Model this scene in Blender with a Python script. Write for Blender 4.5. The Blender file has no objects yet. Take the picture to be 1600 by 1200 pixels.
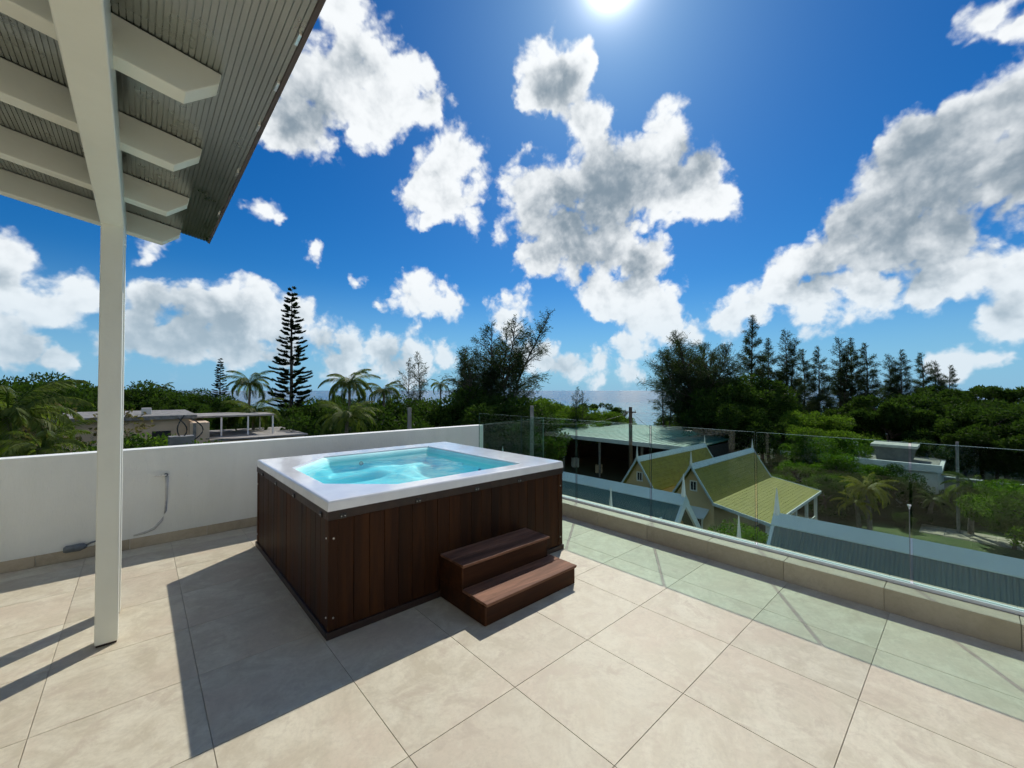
import bpy, bmesh, math, random
import numpy as np
from mathutils import Vector, Matrix
R = math.radians
scene = bpy.context.scene
COL = scene.collection

# ------------------------------------------------------------------ camera
FPX, EYE, HOR = 645.0, 1.55, 610.0          # focal length in photo pixels, eye height, horizon row
YAW = math.atan2(715, FPX)                  # view direction from the +X axis
FW = Vector((math.cos(YAW), math.sin(YAW))); RT = Vector((FW.y, -FW.x))
cam = bpy.data.cameras.new('camera'); cam_o = bpy.data.objects.new('camera', cam); COL.objects.link(cam_o)
cam.sensor_width = 36; cam.lens = 36 * FPX / 1600; cam.clip_start = .05; cam.clip_end = 60000
cam_o.location = (0, 0, EYE)
cam_o.rotation_euler = (R(90) + math.atan((HOR - 600) / FPX), 0, YAW - R(90))
scene.camera = cam_o

def at(px, d, z=0.0):
    p = FW * d + RT * ((px - 800) / FPX * d)
    return Vector((p.x, p.y, z))
def hz(py, d): return EYE - (py - HOR) / FPX * d
def direction(px, py):
    v = FW + RT * ((px - 800) / FPX)
    return Vector((v.x, v.y, (HOR - py) / FPX)).normalized()
GZ = -8.8                                    # garden level below the terrace

# ------------------------------------------------------------------ sun, sky
EL = R(44.8); AZV = Vector((.828, .561)).normalized()
SUN = Vector((AZV.x * math.cos(EL), AZV.y * math.cos(EL), math.sin(EL)))
sl = bpy.data.lights.new('sun', 'SUN'); sl.energy = 2.35; sl.angle = R(.55); sl.color = (1, .95, .86)
so = bpy.data.objects.new('sun', sl); COL.objects.link(so); so.location = (0, 0, 30)
so.rotation_euler = (-SUN).to_track_quat('-Z', 'Y').to_euler()
scene.view_settings.view_transform = 'Standard'; scene.view_settings.look = 'None'
scene.view_settings.exposure = .64; scene.view_settings.gamma = 1; scene.view_settings.use_curve_mapping = False
scene.cycles.max_bounces = 7; scene.cycles.transparent_max_bounces = 24
scene.cycles.caustics_reflective = False; scene.cycles.caustics_refractive = False
scene.cycles.use_denoising = True; scene.cycles.adaptive_threshold = .03; scene.cycles.adaptive_min_samples = 12

class NT:
    """small helper to write node trees"""
    def __init__(s, tree): s.t = tree; s.n = tree.nodes; s.l = tree.links
    def add(s, typ, **kw):
        n = s.n.new(typ)
        for k, v in kw.items(): setattr(n, k, v)
        return n
    def put(s, sock, v):
        if isinstance(v, bpy.types.NodeSocket): s.l.new(v, sock)
        elif v is not None: sock.default_value = v
    def m(s, op, a, b=None, c=None, clamp=False):
        n = s.add('ShaderNodeMath', operation=op, use_clamp=clamp)
        for i, v in enumerate((a, b, c)): s.put(n.inputs[i], v)
        return n.outputs[0]
    def vm(s, op, a, b=None, scale=None):
        n = s.add('ShaderNodeVectorMath', operation=op)
        s.put(n.inputs[0], a); s.put(n.inputs[1], b)
        if scale is not None: s.put(n.inputs['Scale'], scale)
        return n
    def noise(s, vec, scale, detail=4, rough=.55, dist=0.0, lac=2.0):
        n = s.add('ShaderNodeTexNoise'); s.put(n.inputs['Vector'], vec)
        n.inputs['Scale'].default_value = scale; n.inputs['Detail'].default_value = detail
        n.inputs['Roughness'].default_value = rough; n.inputs['Distortion'].default_value = dist
        n.inputs['Lacunarity'].default_value = lac
        return n.outputs['Fac']
    def ramp(s, x, lo, hi, a=0.0, b=1.0, smooth=True):
        n = s.add('ShaderNodeMapRange', interpolation_type='SMOOTHSTEP' if smooth else 'LINEAR')
        s.put(n.inputs[0], x)
        for i, v in enumerate((lo, hi, a, b)): s.put(n.inputs[i + 1], v)
        return n.outputs[0]
    def mix(s, f, a, b):
        n = s.add('ShaderNodeMix', data_type='RGBA'); s.put(n.inputs[0], f)
        s.put(n.inputs[6], a); s.put(n.inputs[7], b); return n.outputs[2]

def c4(c): return (c[0], c[1], c[2], 1.0)

world = bpy.data.worlds.new('World'); scene.world = world; world.use_nodes = True
def build_world():
    w = NT(world.node_tree); w.n.clear()
    out = w.add('ShaderNodeOutputWorld'); bg = w.add('ShaderNodeBackground'); bg.inputs[1].default_value = .1
    sky = w.add('ShaderNodeTexSky', sky_type='NISHITA'); sky.sun_disc = False
    sky.sun_elevation = EL; sky.sun_rotation = math.atan2(SUN.x, SUN.y)
    sky.air_density = 1.0; sky.dust_density = .35; sky.ozone_density = 4.0; sky.altitude = 0
    hs = w.add('ShaderNodeHueSaturation'); hs.inputs['Saturation'].default_value = SKY_SAT
    hs.inputs['Value'].default_value = SKY_VAL; hs.inputs['Hue'].default_value = SKY_HUE
    w.l.new(sky.outputs[0], hs.inputs['Color'])
    tc = w.add('ShaderNodeTexCoord'); d = tc.outputs['Generated']
    sep = w.add('ShaderNodeSeparateXYZ'); w.put(sep.inputs[0], d)
    clear = w.vm('MULTIPLY', hs.outputs[0], (.52, .97, 1.2)).outputs[0]
    clear = w.mix(w.m('MULTIPLY', w.ramp(sep.outputs[2], .26, -.02), .8), clear, (1.6, 3.3, 5.1, 1))   # pale humid air low over the sea
    ang = w.m('ARCCOSINE', w.vm('DOT_PRODUCT', d, tuple(SUN)).outputs['Value'])      # bright haze round the sun
    halo = w.m('DIVIDE', .0011, w.m('POWER', w.m('ADD', ang, .006), 2.9))
    halo_c = w.vm('SCALE', (1.0, .98, .94), scale=w.m('MINIMUM', halo, 40.0)).outputs[0]
    # clouds: soft lobes at their places on the sky, broken up by fractal noise
    field = None
    wob = w.add('ShaderNodeTexNoise'); w.put(wob.inputs['Vector'], d); wob.inputs['Scale'].default_value = 6.5
    wob.inputs['Detail'].default_value = 5; wob.inputs['Roughness'].default_value = .6
    wv = w.vm('SUBTRACT', wob.outputs['Color'], (.5, .5, .5)).outputs[0]
    dd = w.vm('ADD', d, w.vm('SCALE', wv, scale=.10).outputs[0]).outputs[0]
    for (x, y, r) in CLOUDS:
        c = direction(x, y); rr = ((direction(x + r, y) - c).length + (direction(x, y + r) - c).length) / 2
        dist = w.vm('DISTANCE', dd, tuple(c)).outputs['Value']
        pk = 1.0 if r > 35 else .66; rr *= 1.0 if r > 35 else 1.3
        b = w.m('MULTIPLY_ADD', dist, -pk / rr, pk)
        field = b if field is None else w.m('SMOOTH_MAX', field, b, .22)
    # unseen scattered clouds on the rest of the sky, thickened for fill light
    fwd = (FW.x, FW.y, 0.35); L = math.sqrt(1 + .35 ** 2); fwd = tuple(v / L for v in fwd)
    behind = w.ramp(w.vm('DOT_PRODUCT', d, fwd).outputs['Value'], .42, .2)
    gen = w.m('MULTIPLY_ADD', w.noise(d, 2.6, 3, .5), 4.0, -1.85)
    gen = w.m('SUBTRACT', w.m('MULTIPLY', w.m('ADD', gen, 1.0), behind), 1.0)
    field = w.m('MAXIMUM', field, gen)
    n1 = w.noise(d, 8.5, 9, .56, .1)
    s1 = w.noise(d, 9.5, 5, .50, .1); s2 = w.noise(w.vm('ADD', d, tuple((SUN - Vector((FW.x, FW.y, .6)) * .5) * .022)).outputs[0], 9.5, 5, .50, .1)
    low = w.noise(d, 5.0, 3, .5)
    vor = w.add('ShaderNodeTexVoronoi', feature='SMOOTH_F1'); w.put(vor.inputs['Vector'], dd)
    vor.inputs['Scale'].default_value = 24; vor.inputs['Smoothness'].default_value = .45; vor.inputs['Detail'].default_value = 2.0; vor.inputs['Roughness'].default_value = .55
    bil = w.m('SUBTRACT', .82, vor.outputs['Distance'])
    body = w.m('ADD', field, w.m('MULTIPLY_ADD', n1, 2.3, -1.10))
    dens = w.m('ADD', body, w.m('MULTIPLY', bil, .48))
    alpha = w.m('POWER', w.ramp(dens, -.06, .40), 1.25)
    core = None
    for (x, y, r) in CORES:
        c = direction(x, y); rr = ((direction(x + r, y) - c).length + (direction(x, y + r) - c).length) / 2
        k = w.m('MULTIPLY_ADD', w.vm('DISTANCE', dd, tuple(c)).outputs['Value'], -1.0 / rr, 1.0)
        core = k if core is None else w.m('SMOOTH_MAX', core, k, .3)
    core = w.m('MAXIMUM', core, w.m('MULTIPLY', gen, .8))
    thick = w.ramp(w.m('ADD', w.m('MULTIPLY_ADD', w.m('SUBTRACT', low, .5), 1.4, core), w.m('MULTIPLY', w.m('SUBTRACT', s1, .5), .8)), -.55, .9)
    edge = w.ramp(dens, .25, 1.1)
    relief = w.m('MULTIPLY_ADD', w.m('SUBTRACT', s1, s2), 2.9, w.m('MULTIPLY', bil, .46))
    up = w.add('ShaderNodeSeparateXYZ'); w.put(up.inputs[0], d)
    lowband = w.ramp(up.outputs[2], .30, .02)                 # far clouds: paler, bluer
    shade = w.m('SUBTRACT', w.m('ADD', 1.05, relief), w.m('MULTIPLY_ADD', thick, .80, w.m('MULTIPLY', edge, .20)))
    grey = w.mix(w.ramp(shade, -.15, 1.05), (1.5, 1.95, 2.35, 1), (6.15, 6.35, 6.45, 1))
    grey = w.mix(w.m('MULTIPLY', lowband, .55), grey, (3.5, 4.5, 5.3, 1))
    clear = w.vm('ADD', clear, halo_c).outputs[0]; grey = w.vm('ADD', grey, w.vm('SCALE', halo_c, scale=.5).outputs[0]).outputs[0]
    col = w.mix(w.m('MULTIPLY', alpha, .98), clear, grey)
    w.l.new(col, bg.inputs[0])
    # below the horizon only the plain sky is needed: no clouds there
    bg2 = w.add('ShaderNodeBackground'); bg2.inputs[1].default_value = .1; w.l.new(clear, bg2.inputs[0])
    mx = w.add('ShaderNodeMixShader'); w.put(mx.inputs[0], w.m('GREATER_THAN', up.outputs[2], -.003))
    w.l.new(bg2.outputs[0], mx.inputs[1]); w.l.new(bg.outputs[0], mx.inputs[2]); w.l.new(mx.outputs[0], out.inputs[0])
    world.cycles.sampling_method = 'MANUAL'; world.cycles.sample_map_resolution = 256
SKY_SAT, SKY_VAL, SKY_HUE = 1.42, .445, .5
CORES = [(905,335,95),(870,125,42),(1085,262,62),(960,300,70),(1000,420,40),(1480,290,140),(1600,270,110),(1360,370,80),(1290,430,50),(1420,420,60),
 (470,150,60),(540,90,50),(280,535,80),(350,520,50),(430,545,50),(230,530,50),(60,540,60),(10,420,30),(520,560,40),(620,560,30),(880,575,30),(1560,480,30)]
CLOUDS = [
 (450,180,66),(500,120,85),(540,50,80),(585,90,62),(610,145,55),(560,175,50),(650,110,34),(665,160,30),(425,205,40),(520,-10,70),
 (712,245,50),(690,290,54),(736,250,32),(660,300,32),(725,312,30),(678,345,12),
 (865,120,60),(840,145,42),(905,115,40),(922,180,48),(932,235,55),(830,315,62),(880,290,78),(885,360,72),(850,395,45),(945,300,84),
 (1000,250,78),(1050,225,58),(1040,285,78),(1100,270,54),(1112,315,45),(1040,190,32),(960,372,62),(1002,400,46),(1000,452,46),(950,462,44),
 (1012,500,45),(985,482,40),(1048,525,26),(792,335,24),(980,542,24),(1012,552,18),(820,232,16),
 (1560,165,84),(1500,185,74),(1440,225,74),(1610,240,120),(1480,290,115),(1380,300,76),(1320,350,74),(1275,400,66),(1400,380,90),(1490,350,70),
 (1228,440,58),(1180,482,48),(1280,462,60),(1350,455,58),(1420,455,46),(1480,440,42),(1540,432,38),(1605,440,58),(1155,505,34),(1575,505,28),(1605,505,36),
 (1560,5,52),(1605,25,55),(1520,5,24),
 (655,465,34),(628,474,22),(692,480,22),(600,477,14),(405,325,15),(425,338,10),(490,388,18),(567,445,11),(120,437,22),(238,385,32),(222,402,18),
 (5,400,45),(30,455,34),(65,472,32),(105,472,30),(15,525,56),(65,532,40),(138,462,24),(170,540,30),
 (250,468,48),(300,468,46),(350,490,58),(400,488,48),(450,512,52),(500,532,46),(550,542,36),(600,540,36),(650,534,34),(695,546,24),
 (228,522,50),(290,532,56),(362,546,46),(660,562,28),(610,566,28),(440,556,40),(520,566,30),(120,552,36),
 (812,488,32),(788,496,20),(850,550,40),(882,570,42),(930,576,28),(972,582,22),(1500,562,22),(1470,556,16),(1545,556,14)]
build_world()

# ------------------------------------------------------------------ mesh helpers
def link(o, parent=None):
    COL.objects.link(o)
    if parent is not None: o.parent = parent
    return o
def tag(o, label=None, cat=None, group=None, kind=None):
    if label: o['label'] = label
    if cat: o['category'] = cat
    if group: o['group'] = group
    if kind: o['kind'] = kind
    return o
def empty(name, loc=(0, 0, 0), rz=0.0, label=None, cat=None, group=None):
    o = bpy.data.objects.new(name, None); o.empty_display_size = .2
    o.location = loc; o.rotation_euler = (0, 0, rz); link(o)
    return tag(o, label, cat, group)
def obj(name, me, parent=None, loc=None, mats=None):
    o = bpy.data.objects.new(name, me)
    if mats:
        me.materials.clear()
        for m_ in (mats if isinstance(mats, (list, tuple)) else [mats]): me.materials.append(m_)
    link(o, parent)
    if loc is not None: o.location = loc
    return o
def mesh(name, verts, faces, smooth=False):
    me = bpy.data.meshes.new(name); me.from_pydata([tuple(v) for v in verts], [], faces); me.update()
    if smooth: me.polygons.foreach_set('use_smooth', [True] * len(me.polygons))
    return me
def quads_mesh(name, V):
    """V: (n,4,3) array of loose quads"""
    V = np.asarray(V, dtype=np.float32); n = len(V)
    me = bpy.data.meshes.new(name)
    me.vertices.add(n * 4); me.vertices.foreach_set('co', V.reshape(-1))
    me.loops.add(n * 4); me.loops.foreach_set('vertex_index', np.arange(n * 4, dtype=np.int32))
    me.polygons.add(n); me.polygons.foreach_set('loop_start', np.arange(0, n * 4, 4, dtype=np.int32))
    me.polygons.foreach_set('loop_total', np.full(n, 4, dtype=np.int32))
    me.update(calc_edges=True); return me
class MB:
    """collects boxes, prisms and tubes into one mesh"""
    def __init__(s): s.v = []; s.f = []
    def quad(s, a, b, c, d):
        i = len(s.v); s.v += [a, b, c, d]; s.f.append((i, i + 1, i + 2, i + 3)); return s
    def poly(s, pts):
        i = len(s.v); s.v += list(pts); s.f.append(tuple(range(i, i + len(pts)))); return s
    def box(s, x0, x1, y0, y1, z0, z1):
        i = len(s.v)
        s.v += [(x0,y0,z0),(x1,y0,z0),(x1,y1,z0),(x0,y1,z0),(x0,y0,z1),(x1,y0,z1),(x1,y1,z1),(x0,y1,z1)]
        s.f += [tuple(i + k for k in q) for q in ((0,3,2,1),(4,5,6,7),(0,1,5,4),(1,2,6,5),(2,3,7,6),(3,0,4,7))]
        return s
    def prism(s, pts, vec):
        """planar polygon pts swept by vec"""
        i = len(s.v); n = len(pts); vec = Vector(vec)
        s.v += [tuple(p) for p in pts] + [tuple(Vector(p) + vec) for p in pts]
        s.f.append(tuple(range(i + n - 1, i - 1, -1))); s.f.append(tuple(range(i + n, i + 2 * n)))
        for k in range(n): s.f.append((i + k, i + (k + 1) % n, i + n + (k + 1) % n, i + n + k))
        return s
    def tube(s, pts, radii, n=8, cap=True):
        pts = [Vector(p) for p in pts]
        if not isinstance(radii, (list, tuple)): radii = [radii] * len(pts)
        base = len(s.v); up = Vector((0, 0, 1))
        for k, p in enumerate(pts):
            t = (pts[min(k + 1, len(pts) - 1)] - pts[max(k - 1, 0)]).normalized()
            a = t.cross(up if abs(t.z) < .95 else Vector((1, 0, 0))).normalized(); b = t.cross(a)
            for j in range(n):
                th = 2 * math.pi * j / n
                s.v.append(tuple(p + (a * math.cos(th) + b * math.sin(th)) * radii[k]))
        for k in range(len(pts) - 1):
            for j in range(n):
                q = base + k * n; s.f.append((q + j, q + (j + 1) % n, q + n + (j + 1) % n, q + n + j))
        if cap:
            s.f.append(tuple(base + j for j in range(n)))
            e = base + (len(pts) - 1) * n; s.f.append(tuple(e + n - 1 - j for j in range(n)))
        return s
    def me(s, name, bevel=0.0, seg=2, smooth=False, fix=True):
        me = bpy.data.meshes.new(name); me.from_pydata([tuple(v) for v in s.v], [], s.f); me.update()
        if bevel or fix:
            bm = bmesh.new(); bm.from_mesh(me)
            if fix: bmesh.ops.recalc_face_normals(bm, faces=bm.faces)
            if bevel: bmesh.ops.bevel(bm, geom=list(bm.edges), offset=bevel, segments=seg, affect='EDGES', profile=.5, clamp_overlap=True)
            bm.to_mesh(me); bm.free()
        if smooth: me.polygons.foreach_set('use_smooth', [True] * len(me.polygons))
        return me
    def build(s, name, mat, parent=None, bevel=0.0, smooth=False, seg=2):
        return obj(name, s.me(name, bevel, seg, smooth), parent, None, mat)

# ------------------------------------------------------------------ materials
def mat(name, col, rough=.6, var=.12, scale=6.0, bump=0.0, bscale=40.0, col2=None, metal=0.0, spec=.5, coat=0.0, stretch=(1, 1, 1), rand=False, detail=5):
    m_ = bpy.data.materials.new(name); m_.use_nodes = True; t = NT(m_.node_tree)
    p = t.n['Principled BSDF']; p.inputs['Roughness'].default_value = rough; p.inputs['Metallic'].default_value = metal
    p.inputs['Specular IOR Level'].default_value = spec; p.inputs['Coat Weight'].default_value = coat
    tc = t.add('ShaderNodeTexCoord').outputs['Object']
    if stretch != (1, 1, 1): tc = t.vm('MULTIPLY', tc, stretch).outputs[0]
    if rand:
        oi = t.add('ShaderNodeObjectInfo')
        tc = t.vm('ADD', tc, t.vm('SCALE', (37.0, 91.0, 53.0), scale=oi.outputs['Random']).outputs[0]).outputs[0]
    c2 = col2 or tuple(max(0, v * (1 - 2 * var)) for v in col)
    f = t.ramp(t.noise(tc, scale, detail, .6, .3), .32, .68)
    base = t.mix(f, c4(c2), c4(col))
    if rand:
        k = t.m('MULTIPLY_ADD', oi.outputs['Random'], .24, .88)
        mul = t.vm('SCALE', base, scale=k).outputs[0]; base = mul
    t.l.new(base, p.inputs['Base Color'])
    rr = t.m('MULTIPLY_ADD', t.noise(tc, scale * 2.3, 3), .2, rough - .1, clamp=True); t.l.new(rr, p.inputs['Roughness'])
    if bump:
        b = t.add('ShaderNodeBump'); b.inputs['Strength'].default_value = bump; b.inputs['Distance'].default_value = .01
        t.l.new(t.noise(tc, bscale, 4), b.inputs['Height']); t.l.new(b.outputs[0], p.inputs['Normal'])
    return m_
def leaf_mat(name, col, col2, trans=.45, scale=.9, rough=.6, spec=.05):
    m_ = bpy.data.materials.new(name); m_.use_nodes = True; t = NT(m_.node_tree)
    p = t.n['Principled BSDF']; p.inputs['Roughness'].default_value = rough; p.inputs['Specular IOR Level'].default_value = spec
    g = t.add('ShaderNodeNewGeometry'); tc = t.add('ShaderNodeTexCoord').outputs['Object']
    f = t.m('MULTIPLY_ADD', g.outputs['Random Per Island'], .55, t.m('MULTIPLY_ADD', t.noise(tc, scale, 3), 1.3, -.42), clamp=True)
    base = t.mix(f, c4(col), c4(col2)); t.l.new(base, p.inputs['Base Color'])
    tr = t.add('ShaderNodeBsdfTranslucent'); mx = t.add('ShaderNodeMixShader'); mx.inputs[0].default_value = trans
    br = t.vm('MULTIPLY', base, (1.5, 1.7, .7)).outputs[0]; t.l.new(br, tr.inputs['Color'])
    t.l.new(p.outputs[0], mx.inputs[1]); t.l.new(tr.outputs[0], mx.inputs[2])
    t.l.new(mx.outputs[0], t.n['Material Output'].inputs[0]); return m_

M = {}
M['white'] = mat('white_render', (.91, .925, .87), .65, .025, 2.2, .5, 90, col2=(.83, .845, .785), detail=9, stretch=(1, 1, .22))
M['cream_paint'] = mat('cream_paint', (.88, .89, .79), .34, .03, 2.0, .25, 9)
M['slab'] = mat('grout', (.50, .45, .35), .9, .1, 8)
M['plinth'] = mat('building_render', (.62, .6, .55), .8, .08, .6)
M['tile'] = None
def tile_material(name, base, light, pink):
    m_ = bpy.data.materials.new(name); m_.use_nodes = True; t = NT(m_.node_tree); p = t.n['Principled BSDF']
    tc = t.add('ShaderNodeTexCoord').outputs['Object']; oi = t.add('ShaderNodeObjectInfo')
    v = t.vm('ADD', tc, t.vm('SCALE', (43.0, 17.0, 71.0), scale=oi.outputs['Random']).outputs[0]).outputs[0]
    a = t.noise(v, 3.4, 9, .66, 1.1); b = t.noise(v, 9, 6, .7, .6); g = t.noise(v, 1.5, 4, .5, .6)
    veins = t.ramp(t.m('ABSOLUTE', t.m('SUBTRACT', t.noise(v, 2.1, 7, .6, 1.6), .5)), .035, .0)
    c = t.mix(t.ramp(a, .34, .66), c4(base), c4(light)); c = t.mix(t.m('MULTIPLY', t.ramp(g, .42, .66), .8), c, c4(pink))
    c = t.mix(t.m('MULTIPLY', t.ramp(b, .50, .68), .55), c, c4(light))
    grit = t.noise(v, 46, 5, .75, .2)
    c = t.mix(t.m('MULTIPLY', t.ramp(grit, .42, .72), .30), c, c4(tuple(x * .80 for x in base)))
    c = t.mix(t.m('MULTIPLY', t.ramp(t.noise(v, 5.5, 8, .7, .4), .52, .66), .7), c, c4(tuple(x * .86 for x in pink)))
    c = t.mix(t.m('MULTIPLY', veins, .12), c, c4(tuple(x * .72 for x in base)))
    c = t.vm('SCALE', c, scale=t.m('MULTIPLY_ADD', oi.outputs['Random'], .12, .935)).outputs[0]
    t.l.new(c, p.inputs['Base Color']); t.l.new(t.m('MULTIPLY_ADD', a, .3, .42), p.inputs['Roughness'])
    p.inputs['Specular IOR Level'].default_value = .32
    bp = t.add('ShaderNodeBump'); bp.inputs['Strength'].default_value = .12; bp.inputs['Distance'].default_value = .004
    t.l.new(b, bp.inputs['Height']); t.l.new(bp.outputs[0], p.inputs['Normal']); return m_
M['tile'] = tile_material('travertine_tile', (.52, .46, .335), (.665, .615, .475), (.58, .49, .37))
M['kerb_tile'] = tile_material('kerb_tile', (.48, .41, .295), (.56, .49, .37), (.50, .42, .31))
def wood_material(name, dark, light, rough=.45):
    m_ = bpy.data.materials.new(name); m_.use_nodes = True; t = NT(m_.node_tree); p = t.n['Principled BSDF']
    tc = t.add('ShaderNodeTexCoord').outputs['Object']; oi = t.add('ShaderNodeObjectInfo')
    v = t.vm('ADD', tc, t.vm('SCALE', (13.0, 57.0, 31.0), scale=oi.outputs['Random']).outputs[0]).outputs[0]
    sv = t.vm('MULTIPLY', v, WOOD_STRETCH[name]).outputs[0]
    a = t.noise(sv, 9, 7, .62, .5); fine = t.noise(sv, 34, 4, .7, .2)
    c = t.mix(t.ramp(a, .3, .72), c4(dark), c4(light))
    c = t.mix(t.m('MULTIPLY', t.ramp(fine, .5, .8), .5), c, c4(tuple(x * .45 for x in dark)))
    c = t.vm('SCALE', c, scale=t.m('MULTIPLY_ADD', oi.outputs['Random'], .6, .68)).outputs[0]
    t.l.new(c, p.inputs['Base Color']); t.l.new(t.m('MULTIPLY_ADD', a, .3, rough - .15), p.inputs['Roughness']); p.inputs['Specular IOR Level'].default_value = .16
    bp = t.add('ShaderNodeBump'); bp.inputs['Strength'].default_value = .25; bp.inputs['Distance'].default_value = .003
    t.l.new(fine, bp.inputs['Height']); t.l.new(bp.outputs[0], p.inputs['Normal']); return m_
WOOD_STRETCH = {'cedar_plank': (1, 1, .09), 'sunlit_step_board': (.09, 1, 1), 'riser_board': (.09, 1, 1)}
M['wood'] = wood_material('cedar_plank', (.022, .0070, .0025), (.058, .020, .005), .55)
M['step'] = wood_material('sunlit_step_board', (.085, .038, .023), (.29, .15, .095), .7)  # treads only: sunlight on the brown boards is put into the colour
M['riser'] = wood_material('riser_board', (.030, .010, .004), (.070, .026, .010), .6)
M['dark_wood'] = mat('dark_stained_rail', (.035, .016, .010), .5, .2, 14, .2)
M['acrylic'] = mat('reflection_mottled_acrylic', (.88, .885, .885), .14, .04, 5, col2=(.78, .785, .80), coat=.4, detail=8)  # grey mottling paints in the clouds reflected on the rim
M['shell'] = mat('shell_acrylic', (.40, .92, .94), .5, .03, 3)
M['metal'] = mat('steel', (.72, .72, .70), .3, .05, 20, metal=1.0)
M['black'] = mat('black_plastic', (.02, .02, .02), .4, .1)
M['grey_plastic'] = mat('grey_plastic', (.16, .19, .21), .5, .15, 30)
M['conduit'] = mat('plaster_patch', (.62, .62, .60), .8, .08, 20, .3, 50)
M['channel'] = mat('white_channel', (.85, .86, .87), .35, .02)
M['concrete'] = mat('weathered_concrete', (.30, .29, .27), .9, .25, 3.0, .3, 30, detail=8)

def glass_material(name, tint, rough=0.0):
    m_ = bpy.data.materials.new(name); m_.use_nodes = True; t = NT(m_.node_tree); t.n.remove(t.n['Principled BSDF'])
    tr = t.add('ShaderNodeBsdfTransparent'); tr.inputs[0].default_value = c4(tint)
    gl = t.add('ShaderNodeBsdfGlossy'); gl.inputs['Roughness'].default_value = rough
    fr = t.add('ShaderNodeFresnel'); t.put(fr.inputs[0], t.ramp(t.add('ShaderNodeNewGeometry').outputs['Backfacing'], 0, 1, 1.5, 1 / 1.5, False))
    mx = t.add('ShaderNodeMixShader'); t.l.new(t.m('MULTIPLY', fr.outputs[0], .48), mx.inputs[0])
    t.l.new(tr.outputs[0], mx.inputs[1]); t.l.new(gl.outputs[0], mx.inputs[2])
    t.l.new(mx.outputs[0], t.n['Material Output'].inputs[0]); return m_
M['glass'] = glass_material('green_tinted_glass', (.835, .945, .89))
M['glass_edge'] = mat('glass_edge', (.30, .46, .41), .25, .05)
M['glass_side'] = mat('glass_side_edge', (.035, .075, .06), .2, .05)
M['house_glass'] = mat('window_glass', (.04, .05, .06), .08, .1, spec=.8)

def water_material():
    m_ = bpy.data.materials.new('spa_water'); m_.use_nodes = True; t = NT(m_.node_tree); t.n.remove(t.n['Principled BSDF'])
    tr = t.add('ShaderNodeBsdfTransparent'); tr.inputs[0].default_value = (.66, .985, .995, 1)
    gl = t.add('ShaderNodeBsdfGlossy'); gl.inputs['Roughness'].default_value = .02
    fr = t.add('ShaderNodeFresnel'); t.put(fr.inputs[0], t.ramp(t.add('ShaderNodeNewGeometry').outputs['Backfacing'], 0, 1, 1.33, 1 / 1.33, False))
    tc = t.add('ShaderNodeTexCoord').outputs['Object']
    b = t.add('ShaderNodeBump'); b.inputs['Strength'].default_value = .35; b.inputs['Distance'].default_value = .02
    t.l.new(t.noise(tc, 6, 3, .5, .8), b.inputs['Height'])
    t.l.new(b.outputs[0], gl.inputs['Normal']); t.l.new(b.outputs[0], fr.inputs['Normal'])
    mx = t.add('ShaderNodeMixShader'); t.l.new(fr.outputs[0], mx.inputs[0])
    t.l.new(tr.outputs[0], mx.inputs[1]); t.l.new(gl.outputs[0], mx.inputs[2])
    t.l.new(mx.outputs[0], t.n['Material Output'].inputs[0]); return m_
M['water'] = water_material()
def sea_material():
    m_ = bpy.data.materials.new('sea_water'); m_.use_nodes = True; t = NT(m_.node_tree); p = t.n['Principled BSDF']
    tc = t.add('ShaderNodeTexCoord').outputs['Object']
    far = t.ramp(t.m('ADD', t.vm('LENGTH', tc).outputs['Value'], t.m('MULTIPLY', t.noise(tc, .004, 4), 260)), 420, 620)
    c = t.mix(far, (.035, .20, .27, 1), (.018, .095, .19, 1))
    c = t.mix(t.m('MULTIPLY', t.ramp(t.noise(tc, .012, 5), .5, .75), .5), c, (.02, .11, .16, 1))
    t.l.new(c, p.inputs['Base Color']); p.inputs['Roughness'].default_value = .22; p.inputs['IOR'].default_value = 1.33; p.inputs['Specular IOR Level'].default_value = .24
    b = t.add('ShaderNodeBump'); b.inputs['Strength'].default_value = .55; b.inputs['Distance'].default_value = .8
    sv = t.vm('MULTIPLY', tc, (1, 1, 1)).outputs[0]
    t.l.new(t.m('ADD', t.noise(sv, .35, 5, .6), t.m('MULTIPLY', t.noise(sv, .05, 3), 3)), b.inputs['Height'])
    t.l.new(b.outputs[0], p.inputs['Normal']); return m_
M['sea'] = sea_material()
M['ground'] = mat('garden_ground', (.04, .058, .02), .95, .2, .12, .3, 3, col2=(.055, .055, .028), detail=9)
M['lawn'] = mat('lawn', (.085, .125, .03), .95, .2, .5, .6, 14, col2=(.045, .085, .018), detail=9)
M['sand'] = mat('coral_sand', (.55, .50, .40), .95, .1, .2)
M['paver'] = mat('paver', (.50, .44, .33), .9, .15, 3, .3, 30, rand=True)

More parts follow.
